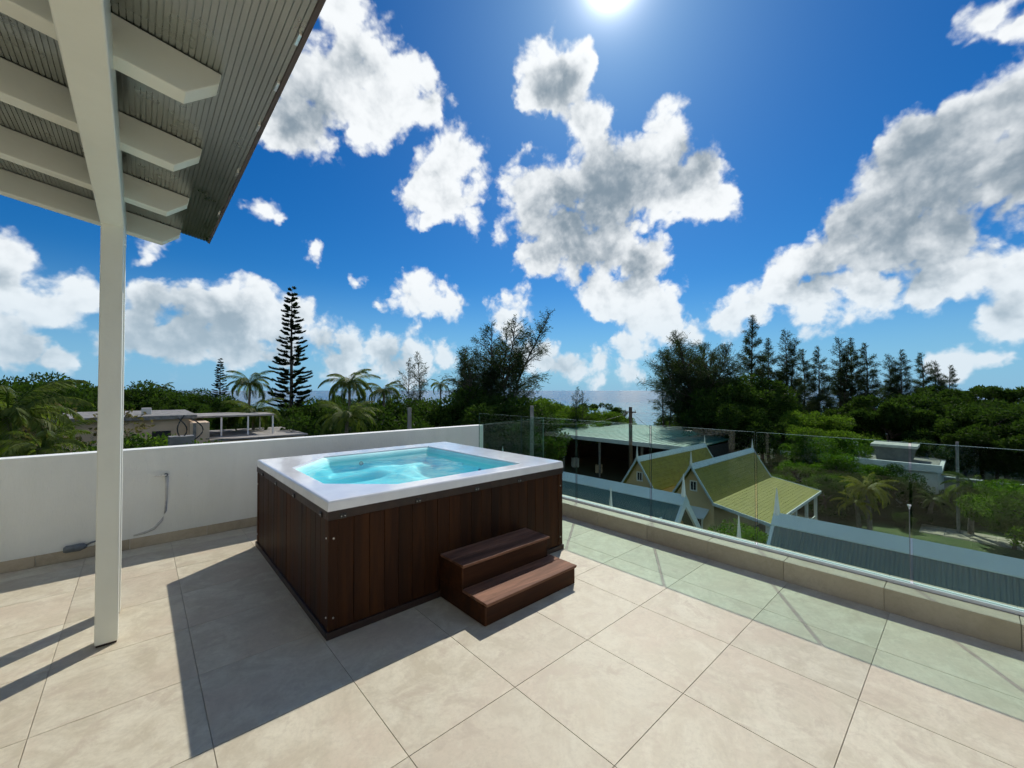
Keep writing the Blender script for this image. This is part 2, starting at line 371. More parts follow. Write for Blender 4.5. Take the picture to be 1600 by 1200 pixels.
# ------------------------------------------------------------------ ground, sea
def setting():
    sea = mesh('sea', [(-9000, -9000, -10.3), (30000, -9000, -10.3), (30000, 30000, -10.3), (-9000, 30000, -10.3)], [(0, 1, 2, 3)])
    tag(obj('sea', sea, None, None, M['sea']), kind='structure')
    coast = []
    for px, d in ((-400, 260), (0, 300), (150, 240), (300, 150), (480, 120), (700, 118), (850, 120), (930, 122), (1000, 120), (1080, 105), (1200, 90), (1330, 84), (1420, 84), (1500, 95), (1650, 105), (2100, 110), (4200, 120)):
        p = at(px, d); coast.append((p.x, p.y))
    rng = random.Random(4); fine = []
    for (a, b) in zip(coast[:-1], coast[1:]):
        for k in range(6):
            u = k / 6; fine.append((a[0] + (b[0] - a[0]) * u + rng.uniform(-1.6, 1.6), a[1] + (b[1] - a[1]) * u + rng.uniform(-1.6, 1.6)))
    fine.append(coast[-1]); back = [(-100, -600), (-700, -600), (-700, 700)]
    top = [(x, y, GZ) for x, y in fine] + [(x, y, GZ) for x, y in back]
    bm = bmesh.new(); vs = [bm.verts.new(v) for v in top]; f = bm.faces.new(vs)
    bmesh.ops.triangulate(bm, faces=[f]); bmesh.ops.recalc_face_normals(bm, faces=bm.faces)
    me = bpy.data.meshes.new('ground'); bm.to_mesh(me); bm.free()
    if me.polygons[0].normal.z < 0: me.flip_normals()
    tag(obj('ground', me, None, None, M['ground']), kind='structure')
    b = MB()
    for k in range(len(fine) - 1):
        p, q = fine[k], fine[k + 1]
        n = Vector((q[1] - p[1], p[0] - q[0])).normalized()
        if n.dot(Vector(p)) < 0: n = -n
        b.quad((p[0], p[1], GZ + .004), (q[0], q[1], GZ + .004), (q[0] + n.x * 9, q[1] + n.y * 9, -10.6), (p[0] + n.x * 9, p[1] + n.y * 9, -10.6))
    tag(b.build('beach', M['sand']), kind='structure')
    lawn = MB().poly([(36, -14, GZ + .008), (50, -14, GZ + .008), (50, 7, GZ + .008), (36, 7, GZ + .008)])
    tag(lawn.build('lawn', M['lawn']), kind='structure')
    path = tag(MB().box(42.4, 45.0, -13, 2.6, GZ, GZ + .03).build('garden_path', M['slab']), kind='structure')
    pm = MB().box(-.40, .40, -.58, .58, 0, .05).me('paver', .02, 1); pm.materials.append(M['paver'])
    for i in range(3):
        for j in range(12):
            obj('paver', pm, path, (42.85 + i * .86, 1.9 - j * 1.22, GZ + .02))
setting()

# ------------------------------------------------------------------ terrace
TS = .609; TX0, TY0 = 2.69, 1.0               # tile joints of the floor
WALL_Y, KERB_X = 5.50, 3.90
def terrace():
    blk = MB().box(-6, 4.22, -4.5, 5.68, GZ, -.05)
    tag(blk.build('terrace_block', M['plinth']), kind='structure')
    fl = tag(MB().box(-5, 4.21, -4, 5.66, -.045, -.0045).build('terrace_floor', M['slab']), kind='structure')
    h = TS / 2 - .0014
    tm = MB().box(-h, h, -h, h, -.004, 0).me('tile', .0008, 1); tm.materials.append(M['tile'])
    for i in range(-9, 2):
        for j in range(-6, 8):
            cx, cy = TX0 + (i + .5) * TS, TY0 + (j + .5) * TS
            x1 = min(cx + TS / 2, KERB_X); y1 = min(cy + TS / 2, WALL_Y)
            if cx - TS / 2 > KERB_X - .03 or cy - TS / 2 > WALL_Y - .03: continue
            if x1 < cx + TS / 2 - .01 or y1 < cy + TS / 2 - .01:
                e = .0014
                b = MB().box(cx - TS / 2 + e, x1 - e, cy - TS / 2 + e, y1 - e, -.004, 0)
                b.build('tile', M['tile'], fl, .0008, seg=1)
            else: obj('tile', tm, fl, (cx, cy, 0))
    # kerb under the glass: tiled face and top
    kb = tag(MB().box(KERB_X + .012, 4.20, -4, 5.36, -.01, .148).build('kerb', M['slab']), kind='structure')
    fm = MB().box(0, .012, .0015, TS - .0015, .001, .161).me('face_tile', .0015, 1); fm.materials.append(M['kerb_tile'])
    tp = MB().box(0, .30, .0015, TS - .0015, 0, .012).me('top_tile', .0015, 1); tp.materials.append(M['kerb_tile'])
    for j in range(-7, 7):
        y = .42 + j * TS
        if y + TS > 5.40: continue
        obj('tile', fm, kb, (KERB_X, y, 0)); obj('tile', tp, kb, (KERB_X + .0125, y, .149))
    # white parapet wall with tiled skirting
    wl = MB().box(-6, 4.32, WALL_Y + .012, 5.67, 0, .965).build('parapet_wall', M['white'], None, .006)
    tag(wl, 'white rendered parapet wall with beige tiled skirting behind the hot tub', 'wall')
    for k in range(-12, 9):
        x0 = TX0 + k * TS - TS * 4 + .30
        x1 = min(x0 + TS, 4.30)
        if x0 < -5 or x1 - x0 < .05: continue
        MB().box(x0 + .0015, x1 - .0015, WALL_Y, WALL_Y + .0115, .0, .098).build('tile', M['kerb_tile'], wl, .0015, seg=1)
    MB().box(4.322, 4.331, 5.53, 5.56, .70, .93).build('hinge_plate', M['grey_plastic'], wl, .002)
terrace()

def house_behind():
    # the terrace's own house, unseen behind and left, added for bounce and reflections
    h = empty('unseen_house_front', (-3.4, 0, 0), 0, 'unseen white house front with dark glazed doors behind the terrace', 'house')
    MB().box(-.2, 0, -4.4, 5.5, 0, 3.6).build('wall', M['white'], h)
    for y in (-1.6, .6, 2.6):
        d = MB().box(.001, .03, y, y + 1.5, .02, 2.2).build('door', M['house_glass'], h)
        for yy in (y - .07, y + .72, y + 1.501): MB().box(.002, .05, yy, yy + .069, .02, 2.27).build('frame', M['white_paint0'], d)
    MB().box(.001, 7.4, -4.4, -4.2, 0, 3.2).build('side_wall', M['white'], h)  # unseen sunlit wall, added to throw bounce light onto the terrace
M['white_paint0'] = mat('door_frame_paint', (.8, .8, .78), .5, .03)
house_behind()

def glass():
    g = empty('glass_balustrade', (4.0, 1.5, .166), 0, 'frameless green tinted glass balustrade set in a white channel on the tiled kerb', 'balustrade')
    def part(o): o.matrix_parent_inverse = Matrix.Translation((-4.0, -1.5, -.166)); return o
    part(MB().box(4.052, 4.115, -4, 5.32, .1612, .185).build('channel', M['channel'], g, .003))
    ys = [5.315, 4.315, 3.312, 2.298, 1.281, .290, -.72, -1.73, -2.74]
    for a, b in zip(ys[1:], ys[:-1]):
        me = MB().box(-.006, .006, a - b + .008, -.008, .0, .993).me('glass_pane')
        for q in ('glass', 'glass_edge', 'glass_side'): me.materials.append(M[q])
        for p in me.polygons: p.material_index = 0 if abs(p.normal.x) > .9 else (1 if abs(p.normal.z) > .9 else 2)
        o = obj('glass_pane', me, g, None); o.location = (4.075 - 4.0, b - 1.5, .1865 - .166)
    # a lower pane beyond the end of the wall
    p0 = Vector((4.345, 5.585)); ang = YAW - math.atan(465 / FPX)
    me = MB().box(0, 2.0, -.006, .006, 0, 1.0).me('glass_pane'); me.materials.append(M['glass']); me.materials.append(M['glass_edge'])
    for p in me.polygons: p.material_index = 0 if abs(p.normal.y) > .9 else 1
    o = empty('end_balustrade', (p0.x, p0.y, -.03), ang, 'lower frameless glass panel running out from the end of the white wall', 'balustrade')
    obj('glass_pane', me, o, (0, 0, 0)); MB().box(-.005, 2.02, -.05, .05, -.12, -.001).build('base_rail', M['channel'], o, .004)
glass()

# ------------------------------------------------------------------ pergola
def pergola():
    g = empty('pergola', (-.135, 3.58, 0), 0, 'white timber pergola with chamfered rafters under a ribbed metal roof', 'pergola')
    def part(o): o.matrix_parent_inverse = Matrix.Translation((.135, -3.58, 0)); return o
    x0, x1 = -.187, -.083
    for y in (3.53, 3.965):
        p = part(MB().box(x0, x1, y, y + .10, .012, 2.60).build('post', M['cream_paint'], g, .006))
        MB().box(x0 + .006, x1 - .006, y + .006, y + .094, .0, .0125).build('foot_plate', M['dark_wood'], p)
        p.children[0].matrix_parent_inverse = Matrix.Translation((.135, -3.58, 0)) if False else Matrix.Identity(4)
    part(MB().box(x0 - .002, x1 + .002, -2.5, 4.07, 2.57, 2.775).build('beam', M['cream_paint'], g, .006))
    sl = math.tan(R(10)); xe, ze = .118, 2.68
    def zb(x): return ze + (xe - x) * sl
    def zt(x): return zb(x) + .147
    for y in (4.12, 3.40, 2.66, 1.98, 1.26, .55, -.15, -.85, -1.6):
        pts = [(-3.2, y, zb(-3.2)), (xe, y, zb(xe)), (.222, y, zt(.222) - .045), (.230, y, zt(.230)), (-3.2, y, zt(-3.2))]
        part(MB().prism(pts, (0, .088, 0)).build('rafter', M['cream_paint'], g, .004))
    # ribbed sheet: ribs run along the eave
    b = MB(); x = -3.2; prof = []; pitch = .019
    while x < .405:
        z = zt(x) + .002
        prof += [(x, z), (x + pitch * .80, z - pitch * .80 * sl), (x + pitch * .82, z + .007 - pitch * .82 * sl), (x + pitch * .98, z + .007 - pitch * .98 * sl)]
        x += pitch
    n = len(prof); ya, yb = -2.4, 4.21
    vs = [(p[0], ya, p[1]) for p in prof] + [(p[0], yb, p[1]) for p in prof] + [(p[0], ya, p[1] + .022) for p in prof] + [(p[0], yb, p[1] + .022) for p in prof]
    fs = [(k, k + 1, n + k + 1, n + k) for k in range(n - 1)] + [(2 * n + k, 3 * n + k, 3 * n + k + 1, 2 * n + k + 1) for k in range(n - 1)]
    fs += [(n + k, n + k + 1, 3 * n + k + 1, 3 * n + k) for k in range(n - 1)]
    sh = part(obj('roof_sheet', mesh('roof_sheet', vs, fs), g, None, M['sheet']))
    ez = zt(.41)
    tr = part(MB().prism([(.404, ya, ez - .006), (.420, ya, ez - .010), (.420, ya, ez + .034), (.404, ya, ez + .034)], (0, yb - ya + .004, 0)).build('eave_trim', M['trim'], g, .002))
    cl = MB().box(-.008, .004, -.03, .03, -.006, .012).me('clip', .002, 1); cl.materials.append(M['metal'])
    for y in (3.5, 2.75, 2.2, 1.85, 1.55):
        o = part(obj('clip', cl, g)); o.location = (.398, y, ez - .004)
M['sheet'] = mat('ribbed_metal_sheet', (.47, .49, .465), .30, .04, 3, metal=1.0)
M['trim'] = mat('eave_trim', (.10, .08, .08), .5, .1)
pergola()

# ------------------------------------------------------------------ hot tub
TX, TXe, TY, TYe = .885, 3.090, 2.690, 4.780
OPEN = [(1.03, 4.07), (1.03, 3.23), (1.43, 2.855), (2.70, 2.865), (2.68, 4.54), (1.44, 4.55)]
def ray_poly(c, ang, poly):
    d = Vector((math.cos(ang), math.sin(ang))); best = 1e9
    for (a, b) in zip(poly, poly[1:] + poly[:1]):
        a = Vector(a); e = Vector(b) - a; den = d.x * e.y - d.y * e.x
        if abs(den) < 1e-9: continue
        w = a - c; t = (w.x * e.y - w.y * e.x) / den; u = (w.x * d.y - w.y * d.x) / den
        if t > 0 and -1e-6 <= u <= 1 + 1e-6: best = min(best, t)
    return c + d * best
def hot_tub():
    t = empty('hot_tub', (TX, TY, 0), 0, 'square hot tub in a dark red-brown plank cabinet filled with turquoise water', 'hot tub')
    inv = Matrix.Translation((-TX, -TY, 0))
    def part(o): o.matrix_parent_inverse = inv; return o
    z0, z1 = .03, .792
    part(MB().box(TX + .03, TXe - .03, TY + .03, TYe - .03, .02, .40).build('inner_frame', M['black'], t))
    part(MB().box(TX + .022, TXe - .022, TY + .022, TY + .03, .02, .78).build('backing', M['black'], t))
    part(MB().box(TX + .022, TX + .03, TY + .031, TYe - .022, .02, .78).build('backing', M['black'], t))
    part(MB().box(TXe - .03, TXe - .022, TY + .031, TYe - .022, .02, .78).build('backing', M['black'], t))
    part(MB().box(TX + .031, TXe - .031, TYe - .03, TYe - .022, .02, .78).build('backing', M['black'], t))
    # base strip
    for (a, b, c, d) in ((TX - .012, TXe + .012, TY - .012, TY + .010), (TX - .012, TXe + .012, TYe - .010, TYe + .012), (TX - .012, TX + .010, TY + .011, TYe - .011), (TXe - .010, TXe + .012, TY + .011, TYe - .011)):
        part(MB().box(a, b, c, d, .0, .045).build('base_strip', M['dark_wood'], t, .003))
    rng = random.Random(8)
    def side(n, length, put):
        x = 0.0; w = length / n
        for k in range(n):
            me = MB().box(.0010, w - .0010, 0, .018, .046, .735 + rng.uniform(-.001, .001)).me('plank', .002, 1); me.materials.append(M['wood'])
            put(part(obj('plank', me, t)), k * w, rng.uniform(-.0015, .0015))
    def front(o, s, j): o.location = (TX + .055 + s, TY + j + .002, 0)
    def rear(o, s, j): o.location = (TX + .055 + s, TYe - .020 + j, 0)
    def left(o, s, j): o.rotation_euler = (0, 0, R(90)); o.location = (TX + .020 + j, TY + .055 + s, 0)
    def right(o, s, j): o.rotation_euler = (0, 0, R(90)); o.location = (TXe - .002 + j, TY + .055 + s, 0)
    side(20, TXe - TX - .11, front); side(20, TXe - TX - .11, rear); side(19, TYe - TY - .11, left); side(19, TYe - TY - .11, right)
    for (x, y, w, h) in ((TX, TY, .055, .055), (TXe - .055, TY, .055, .055), (TX, TYe - .055, .055, .055), (TXe - .055, TYe - .055, .055, .055)):
        part(MB().box(x - .002, x + w + .002, y - .002, y + h + .002, .046, .735).build('corner_post', M['wood'], t, .004))
    for (a, b, c, d) in ((TX - .006, TXe + .006, TY - .006, TY + .018), (TX - .006, TXe + .006, TYe - .018, TYe + .006), (TX - .006, TX + .018, TY + .0185, TYe - .0185), (TXe - .018, TXe + .006, TY + .0185, TYe - .0185)):
        part(MB().box(a, b, c, d, .7355, .791).build('top_rail', M['dark_wood'], t, .003))
    sm = MB().tube([(0, 0, 0), (0, -.006, 0)], [.0065, .005], 10).me('screw'); sm.materials.append(M['metal'])
    def screw(x, y, z, rz=0):
        o = part(obj('screw', sm, t)); o.location = (x, y, z); o.rotation_euler = (0, 0, rz)
    for z in (.125, .62):
        for x in (TX + .03, TXe - .03): screw(x, TY - .001, z)
        for y in (TY + .03, TYe - .03): screw(TX - .001, y, z, R(-90))
    lm = MB().box(-.022, .022, -.008, 0, -.016, .016).me('latch', .003, 1); lm.materials.append(M['black'])
    ds = MB().tube([(0, 0, 0), (0, -.003, 0)], .003, 8).me('rivet'); ds.materials.append(M['metal'])
    def latch(x, y, rz):
        o = part(obj('latch', lm, t)); o.location = (x, y, .752); o.rotation_euler = (0, 0, rz)
        for q in (-.011, .011):
            r_ = obj('rivet', ds, o); r_.location = (q, -.008, 0)
    for s in (.085, .62, 1.15, 1.62): latch(TX + s, TY - .006, 0)
    for s in (.12, .75, 1.3, 1.82): latch(TX - .006, TY + s, R(-90))
    # acrylic shell: rim, lip and moulded basin
    c = Vector((1.95, 3.70)); outer = [(TX - .008, TY - .008), (TXe + .008, TY - .008), (TXe + .008, TYe + .008), (TX - .008, TYe + .008)]
    angs = [2 * math.pi * k / 160 for k in range(160)]
    for p in OPEN + outer: angs.append(math.atan2(p[1] - c.y, p[0] - c.x) % (2 * math.pi))
    angs = sorted(set(round(a, 6) for a in angs)); n = len(angs)
    O = [ray_poly(c, a, outer) for a in angs]; I = [ray_poly(c, a, OPEN) for a in angs]
    Rr = math.hypot
    def shrink(p, k):      # move toward centre by k metres
        d = c - p; return p + d.normalized() * k
    rings = []
    rings.append([(p.x, p.y, .793) for p in O])
    rings.append([(p.x, p.y, .800) for p in O])
    rings.append([(q.x, q.y, .846) for q in [shrink(p, .006) for p in O]])
    rings.append([(q.x, q.y, .854) for q in [shrink(p, .013) for p in O]])
    rings.append([(q.x, q.y, .857) for q in [shrink(p, .024) for p in O]])
    rings.append([(q.x, q.y, .857) for q in [shrink(p, -.012) for p in I]])
    rings.append([(q.x, q.y, .853) for q in I])
    rings.append([(q.x, q.y, .840) for q in [shrink(p, .008) for p in I]])
    vs = [v for r_ in rings for v in r_]
    fs = [(k * n + j, k * n + (j + 1) % n, (k + 1) * n + (j + 1) % n, (k + 1) * n + j) for k in range(len(rings) - 1) for j in range(n)]
    me = mesh('rim', vs, fs)
    part(obj('rim', me, t, None, M['acrylic']))
    def ss(a, b, x):
        u = min(1, max(0, (x - a) / (b - a))); return u * u * (3 - 2 * u)
    def floor_z(x, y, tt):
        z = .675
        # footwell: rounded bean in the middle
        u = ((x - 1.47) * .93 + (y - 3.22) * .37) / .40; v = (-(x - 1.47) * .37 + (y - 3.22) * .93) / .21
        z -= .21 * (1 - ss(.80, 1.12, math.hypot(u, v)))
        # seat hollows: along the back left and the right lounge
        u = (x - 1.55) / .46; v = (y - 4.12) / .17; z -= .11 * (1 - ss(.6, 1.2, math.hypot(u, v)))
        u = (x - 2.40) / .19; v = (y - 3.68) / .62; z -= .15 * (1 - ss(.7, 1.12, math.hypot(u, v)))
        z += .03 * math.exp(-((x - 1.95) / .10) ** 2) * ss(3.4, 3.8, y) + .012 * math.sin(x * 14 + y * 5) * ss(1.8, 2.0, x) * (1 - ss(2.2, 2.3, x))
        w = ss(.86, 1.0, tt); return z + (.842 - z) * w ** .8
    ts = [0] + [k / 34 for k in range(1, 35)]
    vs = [(c.x, c.y, floor_z(c.x, c.y, 0))]
    for tt in ts[1:]:
        for p in I:
            q = shrink(p, .006); x = c.x + (q.x - c.x) * tt; y = c.y + (q.y - c.y) * tt
            vs.append((x, y, floor_z(x, y, tt)))
    fs = [(0, 1 + j, 1 + (j + 1) % n) for j in range(n)]
    for k in range(len(ts) - 2):
        a = 1 + k * n; b = a + n
        fs += [(a + j, b + j, b + (j + 1) % n, a + (j + 1) % n) for j in range(n)]
    bs = part(obj('basin', mesh('basin', vs, fs, True), t, None, M['shell']))
    jm = MB().tube([(0, 0, 0), (0, -.008, 0), (0, -.012, 0)], [.022, .022, .014], 16).me('jet'); jm.materials.append(M['grey_plastic'])
    for (x, y, z, rz) in ((1.80, 4.45, .755, 0), (2.62, 3.4, .72, R(-90))):
        o = obj('jet', jm, bs); o.location = (x, y, z); o.rotation_euler = (0, 0, rz)
    # water surface
    vs = [(c.x, c.y, .792)]; fs = []
    for k in range(1, 9):
        for p in I:
            q = shrink(p, .02); vs.append((c.x + (q.x - c.x) * k / 8, c.y + (q.y - c.y) * k / 8, .792))
    fs = [(0, 1 + j, 1 + (j + 1) % n) for j in range(n)]
    for k in range(7):
        a = 1 + k * n; b = a + n; fs += [(a + j, b + j, b + (j + 1) % n, a + (j + 1) % n) for j in range(n)]
    part(obj('water', mesh('water', vs, fs, True), t, None, M['water']))

hot_tub()

def steps():
    s = empty('wooden_steps', (1.70, 2.13, 0), 0, 'two-tread brown wooden steps standing against the hot tub cabinet', 'steps')
    inv = Matrix.Translation((-1.70, -2.13, 0))
    def part(o): o.matrix_parent_inverse = inv; return o
    x0, x1 = 1.70, 2.615
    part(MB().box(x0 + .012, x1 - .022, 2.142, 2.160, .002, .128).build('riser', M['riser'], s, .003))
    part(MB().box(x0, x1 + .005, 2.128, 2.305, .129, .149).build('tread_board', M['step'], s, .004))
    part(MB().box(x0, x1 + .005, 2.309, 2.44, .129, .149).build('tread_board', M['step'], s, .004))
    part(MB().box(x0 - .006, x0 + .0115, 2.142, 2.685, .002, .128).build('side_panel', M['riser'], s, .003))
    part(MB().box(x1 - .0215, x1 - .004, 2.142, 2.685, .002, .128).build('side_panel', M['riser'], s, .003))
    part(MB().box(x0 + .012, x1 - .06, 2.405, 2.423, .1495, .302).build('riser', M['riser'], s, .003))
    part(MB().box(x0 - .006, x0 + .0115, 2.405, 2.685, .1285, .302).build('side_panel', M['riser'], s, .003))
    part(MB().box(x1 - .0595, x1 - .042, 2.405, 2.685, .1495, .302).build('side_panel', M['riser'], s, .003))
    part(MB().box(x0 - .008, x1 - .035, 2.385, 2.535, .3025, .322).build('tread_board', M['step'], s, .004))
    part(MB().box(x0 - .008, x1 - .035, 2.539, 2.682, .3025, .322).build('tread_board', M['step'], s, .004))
steps()

def wall_fittings():
    yw = WALL_Y + .011
    t = empty('pipe_stub', (.21, yw, .60), 0, 'capped pipe stub sticking out of the white wall with patched plaster below', 'pipe')
    def loc(o, p): o.location = p; return o
    obj('stub', MB().tube([(0, .005, .09), (0, -.035, .09), (-.09, -.04, .095)], .007, 8).me('stub'), t, None, M['metal'])
    obj('collar', MB().tube([(0, 0, .09), (0, -.02, .09)], .017, 12).me('collar'), t, None, M['grey_plastic'])
    pts = [(0.005, 0, .07), (.006, 0, -.1), (.0, 0, -.28), (-.03, 0, -.37), (-.09, 0, -.44), (-.16, 0, -.465), (-.24, 0, -.475)]
    obj('plaster_patch', MB().tube(pts, [.018, .013, .012, .014, .016, .014, .010], 8).me('patch', smooth=True), t, (0, .005, 0), M['conduit'])
    j = empty('outlet_box', (-.42, yw - .02, .1), 0, 'small grey outlet plug with cable at the foot of the white wall', 'outlet')
    MB().tube([(-.075, -.01, .012), (-.06, -.01, .012), (.03, -.01, .014), (.06, -.01, .018), (.068, -.01, .018)], [.022, .032, .034, .026, .014], 12).build('plug', M['grey_plastic'], j, 0, True)
    MB().tube([(.065, -.01, .018), (.10, 0, .035), (.14, .008, .04), (.19, .012, .03), (.24, .014, .03)], .008, 8).build('cable', M['grey_plastic'], j, 0, True)
wall_fittings()

# ------------------------------------------------------------------ buildings
M['ochre'] = mat('ochre_render', (.62, .48, .27), .8, .06, 1.2, .2, 20)
M['olive'] = mat('olive_shingle', (.30, .265, .045), .62, .10, 2.5, .5, 18, spec=.3)
M['pale_trim'] = mat('pale_blue_trim', (.55, .66, .70), .5, .06, 1.5)
M['teal_sheet'] = mat('teal_roof_sheet', (.10, .17, .165), .45, .08, .8, spec=.4)
M['grey_sheet'] = mat('grey_green_roof_sheet', (.20, .24, .225), .5, .07, .7, spec=.4)
M['flash'] = mat('ridge_flashing', (.56, .68, .71), .45, .05, 1.0)
M['white_paint'] = mat('white_paint', (.8, .8, .78), .55, .05, 2)
M['peach'] = mat('peach_render', (.74, .57, .40), .85, .07, .5, .2, 8)
M['tar'] = mat('grey_roof_deck', (.36, .34, .31), .9, .2, .6, .2, 6, detail=9)
M['dark'] = mat('interior_shade', (.03, .03, .032), .8, .2)  # near-black colour stands in for the shade under the shed roof
M['block'] = mat('concrete_blockwork', (.22, .22, .21), .9, .15, 1.5, .4, 10)
M['shed_sheet'] = mat('pale_green_sheet', (.07, .19, .16), .5, .1, .5)
M['tank'] = mat('white_tank', (.78, .8, .8), .4, .03)
M['pole'] = mat('pole_concrete', (.27, .265, .25), .85, .12, 4)
M['pole_wood'] = mat('pole_timber', (.12, .09, .065), .85, .2, 6)
M['wire'] = mat('wire', (.03, .03, .03), .6, .1)

def finial(parent, x, y, z, h, r=.06):
    return MB().tube([(x, y, z - .15), (x, y, z), (x, y, z + h * .3), (x, y, z + h)], [r, r, r * .75, .008], 6).build('finial', M['white_paint'], parent)

def long_roof(label, ya, yb, sheet, gable_at, label_cat='house', xr=10.0, zr=-1.08, pitch=.062):
    """two-storey house whose ridge runs along Y; corrugated slopes"""
    h = empty('corrugated_roof_house', (xr, (ya + yb) / 2, GZ), 0, label, label_cat)
    inv = h.matrix_world.inverted(); inv = Matrix.Translation((-xr, -(ya + yb) / 2, -GZ))
    def part(o): o.matrix_parent_inverse = inv; return o
    run, k = 2.9, 1.12                       # half span, slope
    part(MB().box(xr - 2.5, xr + 2.5, ya + .35, yb - .35, GZ, zr - k * 2.5 - .02).build('wall', M['ochre'], h))
    for s in (-1, 1):
        vs, fs = [], []; n = int((yb - ya) / pitch)
        for j in range(n + 1):
            for q, (u, dz) in enumerate(((0, 0), (.3, .0), (.45, .016), (.85, .016))):
                y = ya + (j + u) * (yb - ya) / (n + 1)
                vs.append((xr + s * .03, y, zr + dz - .03)); vs.append((xr + s * run, y, zr - k * run + dz))
        for j in range(len(vs) // 2 - 1): fs.append((2 * j, 2 * j + 2, 2 * j + 3, 2 * j + 1))
        r_ = part(obj('roof_slope', mesh('roof_slope', vs, fs), h, None, sheet))
    th = .06
    for s in (-1, 1):                        # wide ridge flashing
        e = Vector((s * .19, 0, -k * .19))
        p = [(xr, ya - .06, zr + th), (xr + e.x, ya - .06, zr + e.z + th), (xr + e.x, ya - .06, zr + e.z + .035), (xr, ya - .06, zr + .03)]
        part(MB().prism(p, (0, yb - ya + .12, 0)).build('ridge_flashing', M['flash'], h))
    for gy, sg in ((ya, -1), (yb, 1)):
        pts = [(xr - 2.45, gy - sg * .36, zr - k * 2.45 - .03), (xr + 2.45, gy - sg * .36, zr - k * 2.45 - .03), (xr, gy - sg * .36, zr - .06)]
        part(MB().prism(pts, (0, -sg * .1, 0)).build('gable', M['ochre'], h))
        for s in (-1, 1):
            q = [(xr, gy, zr + .02), (xr + s * run, gy, zr - k * run + .02), (xr + s * run, gy, zr - k * run - .20), (xr, gy, zr - .22)]
            part(MB().prism(q, (0, sg * .06, 0)).build('bargeboard', M['pale_trim'], h))
        f = part(finial(h, xr, gy + sg * .0, zr + .05, .52))
    return h, part

ha, pa = long_roof('steep teal corrugated roof with pale blue ridge beside the ochre bungalows', 4.76, 11.6, M['teal_sheet'], 4.76)
hb, pb = long_roof('grey-green corrugated roof with broad pale ridge flashing below the glass', -6.5, 2.75, M['grey_sheet'], 2.75)
def dormer(h, part, y, xf, zt):
    """small gabled dormer toward the terrace with a tall finial"""
    w = .62; k = 1.25; xb = 10 - 2.2
    for s in (-1, 1):
        q = [(xf, y, zt), (xf, y + s * w, zt - k * w), (xf, y + s * w, zt - k * w - .05), (xf, y, zt - .06)]
        part(MB().prism(q, (2.4, 0, 0)).build('dormer_roof', M['pale_trim'], h))
    part(MB().prism([(xf + .1, y - w * .9, zt - k * w - .6), (xf + .1, y + w * .9, zt - k * w - .6), (xf + .1, y + w * .9, zt - k * w), (xf + .1, y, zt - .1), (xf + .1, y - w * .9, zt - k * w)], (.9, 0, 0)).build('dormer_wall', M['ochre'], h))
    part(finial(h, xf + .02, y, zt, 1.05, .085))
p = at(953, 7.4 / .846); dormer(ha, pa, p.y, 7.4, hz(765, 7.4 / .846) - 1.0)
p = at(1152, 7.4 / 1.075); dormer(hb, pb, p.y, 7.4, hz(810, 7.4 / 1.075) - 1.0)

